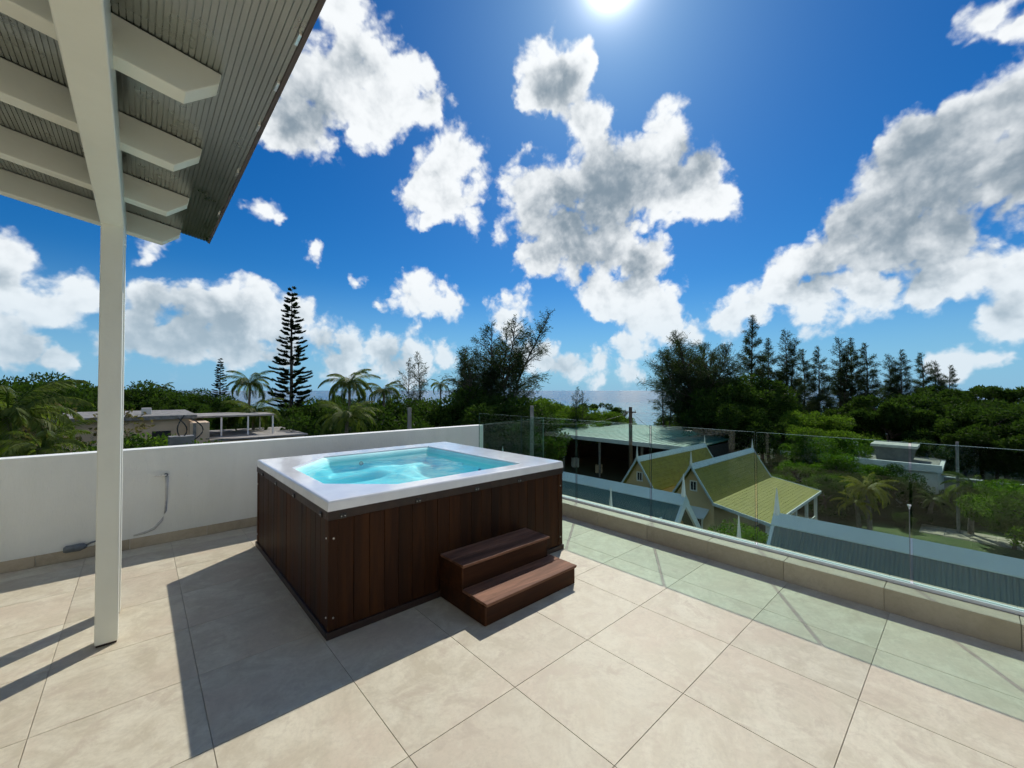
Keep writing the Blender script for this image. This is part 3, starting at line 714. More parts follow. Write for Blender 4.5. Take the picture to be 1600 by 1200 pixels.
def bungalow(label, yr, porch):
    X0, X1, zr = 26.757, 38.1, -3.36; zf = -5.5; hw = 1.34
    h = empty('ochre_bungalow', (X0, yr, GZ), 0, label, 'house')
    inv = Matrix.Translation((-X0, -yr, -GZ))
    def part(o): o.matrix_parent_inverse = inv; return o
    k = (zr - zf) / hw
    wy0 = yr - hw + .05; wy1 = yr + hw - .05
    part(MB().box(X0 + .35, X1 - .3, wy0, wy1, GZ, zf - .05).build('wall', M['ochre'], h))
    part(MB().prism([(X0 + .35, wy0, zf - .049), (X0 + .35, wy1, zf - .049), (X0 + .35, yr, zr - .14)], (.2, 0, 0)).build('gable', M['ochre'], h))
    th = .12
    rows = 9
    for s in (-1, 1):
        b = MB(); yo = s * hw
        for r_ in range(rows):               # shingle courses, each a little proud of the next
            a0, a1 = r_ / rows, (r_ + 1) / rows
            p0 = (yr + yo * a0, zr - k * hw * a0 + .0); p1 = (yr + yo * a1, zr - k * hw * a1 + .014)
            b.prism([(X0, p0[0], p0[1]), (X0, p1[0], p1[1]), (X0, p1[0], p1[1] - .07), (X0, p0[0], p0[1] - .07)], (X1 - X0, 0, 0))
        part(b.build('roof_slope', M['olive'], h))
        for xx in (X0 - .07, X1):
            q = [(xx, yr, zr + .10), (xx, yr + s * (hw + .05), zf + .06), (xx, yr + s * (hw + .05), zf - .13), (xx, yr, zr - .12)]
            part(MB().prism(q, (.07, 0, 0)).build('bargeboard', M['pale_trim'], h))
        q = [(X0 - .1, yr, zr + .14), (X0 - .1, yr + s * .2, zr - .2 * k + .14), (X0 - .1, yr + s * .2, zr - .2 * k + .09), (X0 - .1, yr, zr + .08)]
        part(MB().prism(q, (X1 - X0 + .2, 0, 0)).build('ridge_cap', M['pale_trim'], h))
    part(finial(h, X0, yr, zr + .1, .95, .09)); part(finial(h, X1, yr, zr + .1, .75, .08))
    # attic window
    zc = zr - 1.35
    w = part(MB().box(X0 + .33, X0 + .349, yr - .17, yr + .17, zc - .27, zc + .27).build('window', M['house_glass'], h))
    for (a, b_, c, d) in ((-.24, -.17, -.34, .34), (.17, .24, -.34, .34), (-.169, .169, .27, .34), (-.169, .169, -.34, -.27), (-.012, .012, -.269, .269)):
        o = MB().box(X0 + .30, X0 + .352, yr + a, yr + b_, zc + c, zc + d).build('frame', M['white_paint'], w)
    # lower window with a lean-to hood on the gable end
    hood = part(MB().prism([(X0 + .349, yr - 1.0, zf - .55), (X0 - .55, yr - 1.0, zf - .95), (X0 - .55, yr - 1.0, zf - 1.03), (X0 + .349, yr - 1.0, zf - .63)], (0, 2.0, 0)).build('hood', M['flash'], h))
    w2 = part(MB().box(X0 + .33, X0 + .349, yr - .5, yr + .5, zf - 2.4, zf - 1.2).build('window', M['house_glass'], h))
    for (a, b_, c, d) in ((-.58, -.5, -2.48, -1.12), (.5, .58, -2.48, -1.12), (-.499, .499, -1.2, -1.12), (-.499, .499, -2.48, -2.4), (-.03, .03, -2.399, -1.201)):
        MB().box(X0 + .30, X0 + .352, yr + a, yr + b_, zf + c, zf + d).build('frame', M['white_paint'], w2)
    if porch:
        y0, y1 = 7.656, yr - hw; zp = -6.08
        b = MB(); rows = 14
        for r_ in range(rows):
            a0, a1 = r_ / rows, (r_ + 1) / rows
            p0 = (y1 + (y0 - y1) * a0, zf + (zp - zf) * a0); p1 = (y1 + (y0 - y1) * a1, zf + (zp - zf) * a1 + .012)
            b.prism([(X0, p0[0], p0[1]), (X0, p1[0], p1[1]), (X0, p1[0], p1[1] - .06), (X0, p0[0], p0[1] - .06)], (X1 + .3 - X0, 0, 0))
        part(b.build('porch_roof', M['olive'], h))
        part(MB().box(X0 - .05, X1 + .33, y0 - .06, y0 - .005, zp - .16, zp + .03).build('gutter', M['white_paint'], h))
        for xx in (X0 - .06, X1 + .305):
            part(MB().prism([(xx, y1, zf + .03), (xx, y0 - .005, zp + .04), (xx, y0 - .005, zp - .15), (xx, y1, zf - .15)], (.055, 0, 0)).build('bargeboard', M['pale_trim'], h))
        for xx in (27.0, 29.8, 32.6, 35.4, 38.0):
            part(MB().box(xx - .09, xx + .09, y0 + .15, y0 + .33, GZ, zp + .0).build('porch_post', M['white_paint'], h))
        part(MB().box(27.1, 38.0, y0 + .20, y0 + .26, GZ + .85, GZ + .93).build('porch_rail', M['white_paint'], h))
        part(MB().box(X0 + .4, 38.2, y0 + .05, wy0 - .01, GZ, GZ + .12).build('porch_floor', M['tar'], h))
bungalow('ochre bungalow with olive roof and a wide sunlit porch roof on its side', 12.225, True)
bungalow('ochre bungalow with steep olive roof and no porch behind the teal roof', 16.157, False)

def other_buildings():
    # open shed with flat pale-green roof
    s = empty('open_shed', (41, 30, GZ), 0, 'open dark shed under a flat pale green sheet roof behind the bungalows', 'shed')
    inv = Matrix.Translation((-41, -30, -GZ)); part = lambda o: (setattr(o, 'matrix_parent_inverse', inv), o)[1]
    z = -4.2
    b = MB(); ny = 34
    for j in range(ny):
        y0 = 18 + j * .66
        b.prism([(40.5, y0, z), (40.5, y0 + .64, z), (40.5, y0 + .64, z + .07), (40.5, y0, z + .10)], (15, 0, .5))
    part(b.build('roof_sheet', M['shed_sheet'], s))
    part(MB().box(40.35, 40.48, 17.9, 40.6, z - .32, z + .14).build('fascia', M['pale_trim'], s))
    for y in (18.4, 24, 29.6, 35.2, 40.2):
        part(MB().box(40.8, 41.0, y, y + .2, GZ, z - .01).build('post', M['concrete'], s))
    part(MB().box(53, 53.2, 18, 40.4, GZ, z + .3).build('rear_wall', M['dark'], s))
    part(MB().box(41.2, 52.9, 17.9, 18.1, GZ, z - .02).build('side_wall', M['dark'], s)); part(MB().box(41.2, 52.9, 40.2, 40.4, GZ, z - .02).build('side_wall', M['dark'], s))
    for i, (y, x, hh, mm, nm) in enumerate(((22.5, 43.5, 1.1, 'block', 'grey'), (27.0, 44.5, .8, 'pale_trim', 'pale blue'), (31.5, 43.2, .9, 'peach', 'peach coloured'), (36.0, 44.0, 1.2, 'tank', 'white'))):
        c = MB()
        for k in range(4): c.box(-.5, .5, -.4, .4, k * hh / 4, (k + .86) * hh / 4)
        for sx in (-1, 1):
            for sy in (-1, 1): c.box(sx * .47 - .06, sx * .47 + .06, sy * .37 - .06, sy * .37 + .06, 0, hh + .02)
        c = c.build('crate', M[mm], None); c.location = (x, y, GZ); c.rotation_euler = (0, 0, .3 * i)
        tag(c, '%s slatted crate in the shade of the open shed' % nm, 'crate', 'crates under the shed roof')
    # white flat-roofed house to the right
    h = empty('flat_roof_house', (50, 0, GZ), 0, 'low white flat-roofed house beyond the lawn with a bright roof deck', 'house')
    inv2 = Matrix.Translation((-50, 0, -GZ)); pt = lambda o: (setattr(o, 'matrix_parent_inverse', inv2), o)[1]
    zr = -5.35
    pt(MB().box(50, 64, 1.9, 13, GZ, zr).build('wall', M['white_paint'], h))
    pt(MB().box(49.6, 64.2, 1.6, 13.3, zr + .001, zr + .22).build('roof_slab', M['white_paint'], h, .02))
    pt(MB().box(50.4, 63.8, 1.9, 13, zr + .22, zr + .26).build('roof_deck', M['tar'], h))
    pt(MB().box(49.6, 49.9, 1.6, 13.3, zr + .221, zr + .62).build('parapet', M['white_paint'], h, .02))
    pt(MB().prism([(53, 3.7, zr + .261), (53, 6.1, zr + .261), (53, 6.4, zr + 1.5), (53, 3.4, zr + 1.5)], (2.5, 0, 0)).build('roof_room', M['block'], h))
    pt(MB().box(52.8, 55.8, 3.25, 6.55, zr + 1.501, zr + 1.75).build('roof_room_slab', M['plinth'], h, .02))
    for y in (2.8, 5.6, 9.0):
        w = pt(MB().box(49.96, 49.999, y, y + 1.2, GZ + .9, GZ + 2.2).build('window', M['house_glass'], h))
        MB().box(49.93, 49.959, y - .06, y + 1.26, GZ + .8, GZ + .899).build('sill', M['white_paint'], w)
    t = empty('water_tank', (56.0, 8.8, zr + .26), 0, 'rounded white water tank on the flat white roof deck', 'water tank')
    MB().tube([(0, 0, .3), (0, 0, 1.2), (0, 0, 1.42), (0, 0, 1.5)], [.9, .9, .72, .3], 20).build('tank', M['tank'], t)
    MB().box(-1.3, 1.3, -1.3, 1.3, 0, .29).build('plinth', M['white_paint'], t, .02)
    g = MB().box(49.5, 49.75, -30, 1.5, GZ, -5.62).build('garden_wall', M['block']); tag(g, 'long dark blockwork garden wall right of the white flat-roofed house', 'wall')
    MB().box(49.45, 49.8, -30, 1.5, -5.619, -5.56).build('coping', M['white_paint'], g)
    # left: peach flat-roofed house with terrace canopy
    y = 34.0; k = y / 38.0
    l = empty('peach_house', (0, y, GZ), 0, 'peach rendered flat-roofed house with grey roof edge behind the white wall', 'house')
    inv3 = Matrix.Translation((0, -y, -GZ)); pl = lambda o: (setattr(o, 'matrix_parent_inverse', inv3), o)[1]
    zt = -.02
    pl(MB().box(-3.5, 2.4, y, y + 9, GZ, zt - .25).build('wall', M['peach'], l))
    pl(MB().box(-3.9, 2.8, y - .4, y + 9.4, zt - .249, zt).build('roof_slab', M['concrete'], l, .02))
    pl(MB().box(2.401, 3.4, y - .9, y + 3, GZ, zt - .5).build('stair_tower', M['peach'], l))
    pl(MB().box(2.55, 2.7, y - .98, y - .901, GZ + 1, zt - .5).build('drain_pipe', M['concrete'], l))
    w = pl(MB().box(.6, 1.5, y - .03, y - .001, -2.2, -1.0).build('window', M['dark'], l)); MB().box(.5, 1.6, y - .1, y - .031, -2.3, -2.2).build('sill', M['concrete'], w)
    pl(MB().box(.1, .6, y + 2, y + 2.5, zt + .001, zt + .42).build('roof_unit', M['plinth'], l, .03))
    pl(MB().box(2.9, 7.6, y + 1.2, y + 6, zt - .32, zt - .2).build('canopy', M['tar'], l, .02))
    for xx, yy in ((4.3, y + 1.3), (5.9, y + 1.3), (7.5, y + 1.3), (7.5, y + 5.8)):
        pl(MB().box(xx - .05, xx + .05, yy - .05, yy + .05, -1.8, zt - .321).build('canopy_post', M['white_paint'], l))
    pl(MB().box(3.401, 9.2, y - .6, y + 7, GZ, -1.8).build('lower_terrace', M['peach'], l))
    pl(MB().box(3.42, 9.4, y - .8, y + 7.2, -1.799, -1.68).build('terrace_slab', M['tar'], l, .02))
    b = empty('blockwork_wall', (6, 24, GZ), 0, 'dark grey blockwork wall on the roof in front of the peach house', 'wall')
    inv4 = Matrix.Translation((-6, -24, -GZ)); pk = lambda o: (setattr(o, 'matrix_parent_inverse', inv4), o)[1]
    pk(MB().box(3.2, 9.8, 24, 24.2, GZ, -1.02).build('wall', M['block'], b, .01)); pk(MB().box(1.0, 1.9, 24, 24.8, GZ, -.55).build('pier', M['block'], b, .01))
    pk(MB().box(1.901, 3.199, 24.05, 24.2, GZ, -1.25).build('low_wall', M['concrete'], b, .01))
other_buildings()

def pole(px, d, ytop, w, material, label, cross=False, name='utility_pole'):
    p = at(px, d); zt = hz(ytop, d)
    o = empty(name, (p.x, p.y, GZ), 0, label, 'pole')
    MB().tube([(0, 0, 0), (0, 0, zt - GZ)], [w * 1.2, w], 10).build('shaft', material, o)
    if cross:
        MB().box(-.05, .05, -.6, .6, zt - GZ - .55, zt - GZ - .43).build('crossarm', material, o)
        for y in (-.5, 0, .5):
            MB().tube([(0, y, zt - GZ - .43), (0, y, zt - GZ - .25)], [.04, .025], 8).build('insulator', M['white_paint'], o)
    return Vector((p.x, p.y, zt))
a = pole(831, 22, 634, .10, M['pole'], 'slim grey concrete pole standing just behind the glass corner')
b = pole(640, 26, 637, .12, M['pole'], 'stubby grey concrete pole above the white wall by the palms')
c = pole(985, 40, 636, .16, M['pole_wood'], 'dark timber utility pole with a crossarm in front of the sea', True)
e2 = pole(1494, 30, 690, .08, M['pole'], 'thin grey green pole by the garden wall under the dark canopy')
def wire(p, q, sag, label):
    pts = [p.lerp(q, k / 14) - Vector((0, 0, sag * 4 * (k / 14) * (1 - k / 14))) for k in range(15)]
    tag(MB().tube(pts, .014, 5).build('cable', M['wire']), label, 'cable')
def lamp_pole():
    p = at(1418, 6.6); zt = hz(788, 6.6)
    o = empty('slim_pole', (p.x, p.y, zt - 2.6), 0, 'slim pale pole with a small flared cap just outside the glass', 'pole')
    MB().tube([(0, 0, 0), (0, 0, 2.54)], .006, 8).build('shaft', M['pole'], o)
    MB().tube([(0, 0, 2.53), (0, 0, 2.56), (0, 0, 2.595), (0, 0, 2.60)], [.008, .012, .026, .026], 12).build('cap', M['white_paint'], o)
lamp_pole()
wire(c - Vector((0, 0, .4)), at(1060, 46, hz(690, 46)), .5, 'sagging black cable from the timber pole toward the casuarina')
wire(c - Vector((0, 0, .4)), a - Vector((0, 0, .9)), .5, 'black cable between the concrete pole and the timber pole')
# bent rebar and cables at the blockwork wall
def rebar():
    o = empty('cable_mast', (1.45, 24.3, -.55), 0, 'loop of black service cables rising from the blockwork pier', 'cables')
    for (dx, h, bend) in ((-.15, 1.15, .35), (.1, 1.25, -.25), (.35, 1.1, .45)):
        pts = [(dx + bend * math.sin(k / 8 * math.pi), 0, -.3 + h * k / 8) for k in range(9)]
        MB().tube(pts, .03, 6).build('cable', M['wire'], o)
    MB().tube([(.9, .0, -.2), (2.5, -.1, -.32), (5, -.1, -.5), (8.3, -.1, -.45)], .025, 6).build('cable', M['wire'], o)
rebar()

# ------------------------------------------------------------------ vegetation
L = {}
L['casuarina'] = leaf_mat('casuarina_needles', (.022, .038, .020), (.055, .078, .036), .32, .5)
L['norfolk'] = leaf_mat('norfolk_needles', (.018, .030, .018), (.036, .056, .026), .2, .6)
L['palm'] = leaf_mat('palm_leaflets', (.05, .09, .018), (.15, .18, .04), .45, 1.2, .5, .12)
L['palm_yellow'] = leaf_mat('yellow_palm_leaflets', (.13, .15, .02), (.30, .27, .04), .45, 1.2, .5, .12)
L['broad'] = leaf_mat('dark_leaves', (.018, .040, .010), (.055, .095, .020), .40, .35)
L['bright'] = leaf_mat('bright_leaves', (.05, .10, .014), (.12, .19, .028), .45, .5)
L['dry'] = leaf_mat('dry_twigs', (.16, .12, .06), (.10, .10, .04), .3, .8, .7)
M['bark'] = mat('bark', (.10, .08, .06), .9, .25, 6, .5, 25)
M['palm_bark'] = mat('palm_bark', (.22, .19, .15), .9, .2, 8, .5, 20)

def frames(dirs, rng):
    d = dirs / np.linalg.norm(dirs, axis=1, keepdims=True)
    r_ = rng.normal(size=d.shape); s = np.cross(d, r_); s /= np.linalg.norm(s, axis=1, keepdims=True) + 1e-9
    return d, s
def strips(base, dirs, length, width, rng):
    d, s = frames(dirs, rng); L_ = np.asarray(length)[:, None]; W = np.asarray(width)[:, None]
    a = base; b = base + d * L_ * .5 + s * W; c_ = base + d * L_; e = base + d * L_ * .5 - s * W
    return np.stack([a, b, c_, e], 1)
def limb(mb, p, q, r0, r1, rng, bow=.08, n=4):
    p, q = Vector(p), Vector(q); off = Vector((rng.normal(), rng.normal(), 0)) * (q - p).length * bow * .6
    pts = [p.lerp(q, k / n) + off * math.sin(math.pi * k / n) for k in range(n + 1)]
    mb.tube(pts, [r0 + (r1 - r0) * k / n for k in range(n + 1)], 6, cap=False); return pts

CAS = {}
def casuarina_mesh(key, seed, h=20.0, width=4.0, stems=1, lean=0.0, dens=1.0, low=.18, up=.8, spread=0.0, profile=None):
    if key in CAS: return CAS[key]
    rng = np.random.default_rng(seed); mb = MB(); Q = []
    for st in range(stems):
        ang = 2 * math.pi * st / max(1, stems) + rng.uniform(-.4, .4)
        hh = h * (1 if st == 0 else rng.uniform(.72, .95))
        ox, oy = math.cos(ang) * spread * (st > 0 or stems > 2), math.sin(ang) * spread * (st > 0 or stems > 2)
        top = Vector((ox + lean * (1 if st == 0 else rng.uniform(-.3, 1)), oy, hh))
        trunk = limb(mb, (0, 0, 0) if st == 0 else (0, 0, h * .08), top, .022 * h * (.6 if st else 1) * .6, .02, rng, .05, 7)
        nb = int(84 * dens * (1 if st == 0 else .75))
        for i in range(nb):
            t = low + (1 - low) * (i + rng.uniform(0, 1)) / nb; t = min(t, .995)
            kf = t * 7; k0 = int(kf); p = trunk[k0].lerp(trunk[min(k0 + 1, 7)], kf - k0)
            a = rng.uniform(0, 2 * math.pi)
            wf = (profile(t) if profile else (math.sin(math.pi * min(1, (t - low) / (1 - low) * .82 + .16)) ** .8))
            ln = max(.25, width * wf * rng.uniform(.55, 1.12))
            dirv = Vector((math.cos(a), math.sin(a), rng.uniform(.25, 1.1) * up + 2.2 * max(0, t - .72))).normalized()
            q = p + dirv * ln
            limb(mb, p, q, .03 + .013 * ln, .008, rng, .1, 3)
            tip = 1 - .55 * max(0, (t - .7) / .3)
            m = int(58 * tip * ln * dens / max(1, stems) ** .35) + 18
            u = rng.uniform(.22, 1.0, m) ** .75
            base = np.array(p)[None] + (np.array(q) - np.array(p))[None] * u[:, None] + rng.normal(0, .08 + .06 * ln, (m, 3)) * np.array([1, 1, .8])
            dr = np.array(dirv)[None] * .8 + rng.normal(0, .55, (m, 3)) + np.array([0, 0, -.45])[None]
            Q.append(strips(base, dr, rng.uniform(.35, .85, m) * tip, rng.uniform(.016, .036, m), rng))
    cm = quads_mesh('casuarina_crown', np.concatenate(Q)); cm.materials.append(L['casuarina'])
    tm = mb.me('casuarina_trunk', smooth=True, fix=False); tm.materials.append(M['bark'])
    CAS[key] = (tm, cm, h); return CAS[key]

def plant_tree(name, meshes, px, d, ytop, label, group, cat='tree', base_h=None, rz=0.0, sxy=None, gz=GZ):
    tm, cm, h0 = meshes; hgt = hz(ytop, d) - gz; s = hgt / h0; p = at(px, d)
    o = empty(name, (p.x, p.y, gz), rz, label, cat, group)
    o.scale = ((sxy or s), (sxy or s), s)
    if tm is not None: obj('trunk', tm, o)
    obj('crown', cm, o); return o

def trees_casuarina():
    narrow = casuarina_mesh('narrow', 1, 20, 3.0, 1, .6, 1.25, .15, .9, profile=lambda t: 1.15 * (1 - t) ** .7 + .12)
    narrow2 = casuarina_mesh('narrow2', 2, 20, 2.8, 2, -.5, 1.15, .15, .9, 1.5, profile=lambda t: 1.1 * (1 - t) ** .65 + .15)
    bushy = casuarina_mesh('bushy', 3, 19, 4.6, 6, .8, 1.15, .2, 1.0, 4.6)
    leaning = casuarina_mesh('leaning', 5, 19, 4.0, 6, 4.6, 1.05, .08, .95, 2.6)
    wispy = casuarina_mesh('wispy', 9, 17, 2.2, 2, .4, .5, .35, 1.2, 1.0)
    g = 'casuarinas along the shore'
    # the big one behind the glass corner, with leaning limbs to the right
    plant_tree('casuarina_tree', leaning, 758, 44, 487, 'big spreading casuarina with bare leaning limbs behind the glass corner', g, rz=-.75)
    o = plant_tree('casuarina_tree', narrow2, 728, 46, 545, 'shorter dark casuarina pressed against the big leaning one', g, rz=.6)
    plant_tree('casuarina_tree', wispy, 648, 52, 552, 'thin wispy casuarina with see-through top beside the small distant palm', g, rz=.2)
    plant_tree('casuarina_tree', bushy, 1085, 56, 512, 'broad feathery casuarina with many upright stems beside the sea glint', g, rz=1.2)
    plant_tree('casuarina_tree', wispy, 1040, 60, 560, 'low wispy casuarina at the seaward side of the broad feathery one', g, rz=2.2)
    plant_tree('casuarina_tree', wispy, 905, 62, 606, 'small sparse casuarina top showing against the sea', g, rz=2.9)
    plant_tree('casuarina_tree', narrow, 1178, 58, 494, 'tallest dark spire-like casuarina of the shore row', g, rz=0.4)
    nth = ('next to', 'second after', 'third after', 'fourth after', 'fifth after', 'sixth after', 'seventh after', 'eighth after', 'ninth after', 'tenth after', 'eleventh after', 'twelfth and last after')
    for i, (px, y, d) in enumerate(((1200, 530, 60), (1222, 518, 60), (1252, 548, 63), (1275, 543, 62), (1306, 530, 64), (1330, 530, 65), (1347, 538, 64), (1386, 556, 66), (1412, 548, 64), (1434, 553, 66), (1460, 566, 66), (1490, 572, 68))):
        plant_tree('casuarina_tree', (narrow, narrow2, narrow)[i % 3], px, d, y, 'slender upright casuarina %s the tallest spire along the shore row' % nth[i], g, rz=i * 1.9)
trees_casuarina()

def norfolk_mesh():
    rng = np.random.default_rng(12); mb = MB(); h = 22.0; Q = []
    mb.tube([(0, 0, 0), (0.05, 0, 8), (0, .05, 15), (0, 0, h)], [.30, .22, .13, .02], 8, cap=False)
    nw = 34
    for w_ in range(nw):
        t = .24 + .755 * w_ / (nw - 1); z = h * t + rng.uniform(-.12, .12)
        R_ = 2.55 * (1 - t) ** .72 / (1 - .24) ** .72 * rng.uniform(.9, 1.08) + .12
        nb = 6 if t < .9 else 5; a0 = rng.uniform(0, 6.28)
        for b_ in range(nb):
            a = a0 + 2 * math.pi * b_ / nb + rng.uniform(-.12, .12); r_ = R_ * rng.uniform(.62, 1.15); zj = rng.uniform(-.18, .18); lift = rng.uniform(.2, .5)
            if rng.uniform() < .06: continue
            n = 7; pts = []
            for k in range(n + 1):
                u = k / n; pts.append(Vector((math.cos(a) * r_ * u, math.sin(a) * r_ * u, z + zj - .10 * r_ * math.sin(u * 2.4) + lift * r_ * max(0, u - .45) ** 1.4)))
            mb.tube(pts, [.02] * n + [.008], 4, cap=False)
            m = int(120 * r_ + 30); u = rng.uniform(.22, 1.0, m) ** .8
            P_ = np.array([list(p) for p in pts]); kf = u * n; k0 = np.minimum(kf.astype(int), n - 1)
            base = P_[k0] + (P_[k0 + 1] - P_[k0]) * (kf - k0)[:, None]
            side = np.array([-math.sin(a), math.cos(a), 0]) * rng.choice([-1, 1], m)[:, None]
            outv = np.array([math.cos(a), math.sin(a), 0])[None]
            dr = outv * .6 + side * rng.uniform(.1, .7, m)[:, None] + np.array([0, 0, 1])[None] * rng.uniform(.15, .8, m)[:, None]
            Q.append(strips(base, dr, rng.uniform(.22, .46, m), rng.uniform(.035, .06, m), rng))
    cm = quads_mesh('norfolk_crown', np.concatenate(Q)); cm.materials.append(L['norfolk'])
    tm = mb.me('norfolk_trunk', smooth=True, fix=False); tm.materials.append(M['bark']); return tm, cm, h
NF = norfolk_mesh()
plant_tree('norfolk_pine', NF, 455, 46, 451, 'tall dark conical norfolk pine rising above the palms', 'norfolk pines')
plant_tree('norfolk_pine', NF, 344, 66, 562, 'small distant conical norfolk pine against the sea', 'norfolk pines', rz=.5)

def frond_mesh(seed, length=3.0, droop=.9, material='palm', leaf=.62):
    rng = np.random.default_rng(seed); n = 14; pts = []; 
    for k in range(n + 1):                    # rachis along +X, arching over
        u = k / n; ang = .75 - (1.1 + droop) * u ** 1.25
        pts.append((pts[-1] + Vector((math.cos(ang), 0, math.sin(ang))) * (length / n)) if k else Vector((0, 0, 0)))
    P_ = np.array([list(p) for p in pts]); m = 46; Q = []
    for s in (-1, 1):
        u = np.linspace(.14, 1.0, m); kf = u * n; k0 = np.minimum(kf.astype(int), n - 1)
        base = P_[k0] + (P_[k0 + 1] - P_[k0]) * (kf - k0)[:, None]; tan = P_[k0 + 1] - P_[k0]; tan /= np.linalg.norm(tan, axis=1, keepdims=True)
        dr = tan * .55 + np.array([0, s, 0])[None] * (.85 - .25 * u[:, None]) + np.array([0, 0, -1])[None] * rng.uniform(.25, .75, m)[:, None]
        ln = leaf * (np.sin(np.pi * (u * .80 + .14)) ** .6) * rng.uniform(.8, 1.1, m); wd = np.full(m, .030) * rng.uniform(.8, 1.2, m)
        d = dr / np.linalg.norm(dr, axis=1, keepdims=True); side = np.cross(d, np.array([0, 0, 1.0])[None]); side /= np.linalg.norm(side, axis=1, keepdims=True)
        mid = base + d * ln[:, None] * .45; tip = base + d * ln[:, None] + np.array([0, 0, -1])[None] * ln[:, None] * .25
        Q.append(np.stack([base, mid + side * wd[:, None], tip, mid - side * wd[:, None]], 1))
    me = quads_mesh('frond', np.concatenate(Q)); 
    r_ = MB().tube(pts, [.035 - .028 * k / n for k in range(n + 1)], 4, cap=False)
    bm = bmesh.new(); bm.from_mesh(me); rm = r_.me('rachis', fix=False); bm.from_mesh(rm); bm.to_mesh(me); bm.free(); bpy.data.meshes.remove(rm)
    me.materials.append(L[material]); return me
FR = [frond_mesh(20 + k, 3.0, (.35, .75, 1.1, 1.5)[k]) for k in range(4)]
FRY = [frond_mesh(30 + k, 3.0, (.2, .5, .9, 1.2)[k], 'palm_yellow', .5) for k in range(4)]
def palm(px, d, ycrown, flen, label, group='coconut palms', fr=FR, n=20, seed=0, gz=GZ, name='palm_tree', trunk=True, lean=.4):
    rng = random.Random(seed + px); p = at(px, d); zc = hz(ycrown, d); h = zc - gz
    o = empty(name, (p.x, p.y, gz), 0, label, 'palm', group)
    lx, ly = rng.uniform(-lean, lean), rng.uniform(-lean, lean)
    if trunk:
        pts = [(lx * (1 - (1 - k / 8) ** .0 * (1 - k / 8)) - lx, ly * (k / 8) ** 2 - ly, h * k / 8) for k in range(9)]
        MB().tube(pts, [.17 - .06 * k / 8 for k in range(9)], 8).build('trunk', M['palm_bark'], o, 0, True)
    for k in range(n):
        lvl = k / n; f = obj('frond', fr[min(3, int(lvl * 4))], o); s = flen / 3.0 * rng.uniform(.85, 1.1)
        f.location = (0, 0, h - .05); f.scale = (s, s, s)
        f.rotation_euler = (rng.uniform(-.2, .2), .55 - 1.05 * (1 - lvl) + rng.uniform(-.12, .12), k * 2.39996 + rng.uniform(-.2, .2))
    return o
palm(12, 15, 652, 2.6, 'large coconut palm with drooping fronds above the left end of the wall', seed=1, n=24)
palm(66, 13.5, 700, 1.6, 'low young palm with pale arching fronds behind the left end of the wall', seed=2, n=16)
palm(391, 44, 600, 2.9, 'tall coconut palm with windswept dark fronds beside the norfolk pine', seed=3)
palm(398, 34, 645, 2.6, 'yellowish palm with hanging lower fronds in front of the norfolk pine', seed=4)
palm(546, 36, 601, 2.7, 'tall coconut palm with spread fronds between norfolk pine and casuarina', seed=5, n=24)
palm(543, 27, 652, 2.5, 'low bright palm with long arching fronds just behind the white wall', seed=6, n=22)
palm(688, 62, 602, 2.0, 'small dark distant palm seen against the sea', seed=7, n=16)
palm(254, 70, 606, 2.0, 'tiny far palm top above the hedge beyond the peach house', seed=8, n=14)
palm(600, 40, 612, 2.4, 'dark shaggy palm squeezed between the casuarina and tall palm', seed=9, n=20)
palm(1352, 30, 765, 1.9, 'yellow-green areca palm clump in front of the garden trees', 'garden palms', FRY, 34, 10)
palm(1335, 30.5, 785, 1.7, 'shorter yellow areca palm stem beside the taller areca', 'garden palms', FRY, 16, 11)
palm(1522, 29.5, 765, 2.4, 'feathery green garden palm standing at the edge of the lawn', 'garden palms', FR, 22, 12)
palm(1456, 32, 780, 1.6, 'dark low garden palm between the areca and the lawn palm', 'garden palms', FR, 14, 13)

BR = {}
def broad_mesh(key, seed, h=10.0, rx=4.0, rz=3.2, clumps=34, leaves=230, leaf=.22, material='broad', flat=0.0, trunk=True):
    if key in BR: return BR[key]
    rng = np.random.default_rng(seed); mb = MB(); Q = []
    zc = h - rz
    if trunk: limb(mb, (0, 0, 0), (rng.uniform(-.3, .3), rng.uniform(-.3, .3), zc), .034 * h * .7, .09, rng, .05, 4)
    for i in range(clumps):
        v = rng.normal(size=3); v /= np.linalg.norm(v); v[2] = v[2] * (1 - flat) if v[2] < 0 else v[2]
        rad = rng.uniform(.55, 1.0) ** .5; c_ = np.array([v[0] * rx * rad, v[1] * rx * rad, zc + v[2] * rz * rad * .86])
        cr = rng.uniform(.22, .42) * min(rx, rz)
        if trunk and i % 2 == 0: limb(mb, (0, 0, zc * rng.uniform(.6, 1.0)), tuple(c_), .07, .02, rng, .1, 3)
        m = int(leaves * (cr / (.32 * min(rx, rz))) ** 2); n_ = rng.normal(size=(m, 3)); n_ /= np.linalg.norm(n_, axis=1, keepdims=True)
        rr = cr * rng.uniform(.35, 1.08, (m, 1)) ** .5; base = c_[None] + n_ * rr * np.array([1, 1, .72])
        dr = n_ * .7 + rng.normal(0, .7, (m, 3)) + np.array([0, 0, .15])[None]
        Q.append(strips(base, dr, rng.uniform(.8, 1.5, m) * leaf, rng.uniform(.22, .36, m) * leaf, rng))
    cm = quads_mesh('leaf_crown', np.concatenate(Q)); cm.materials.append(L[material])
    tm = None
    if trunk:
        tm = mb.me('branching_trunk', smooth=True, fix=False); tm.materials.append(M['bark'])
    BR[key] = (tm, cm, h); return BR[key]
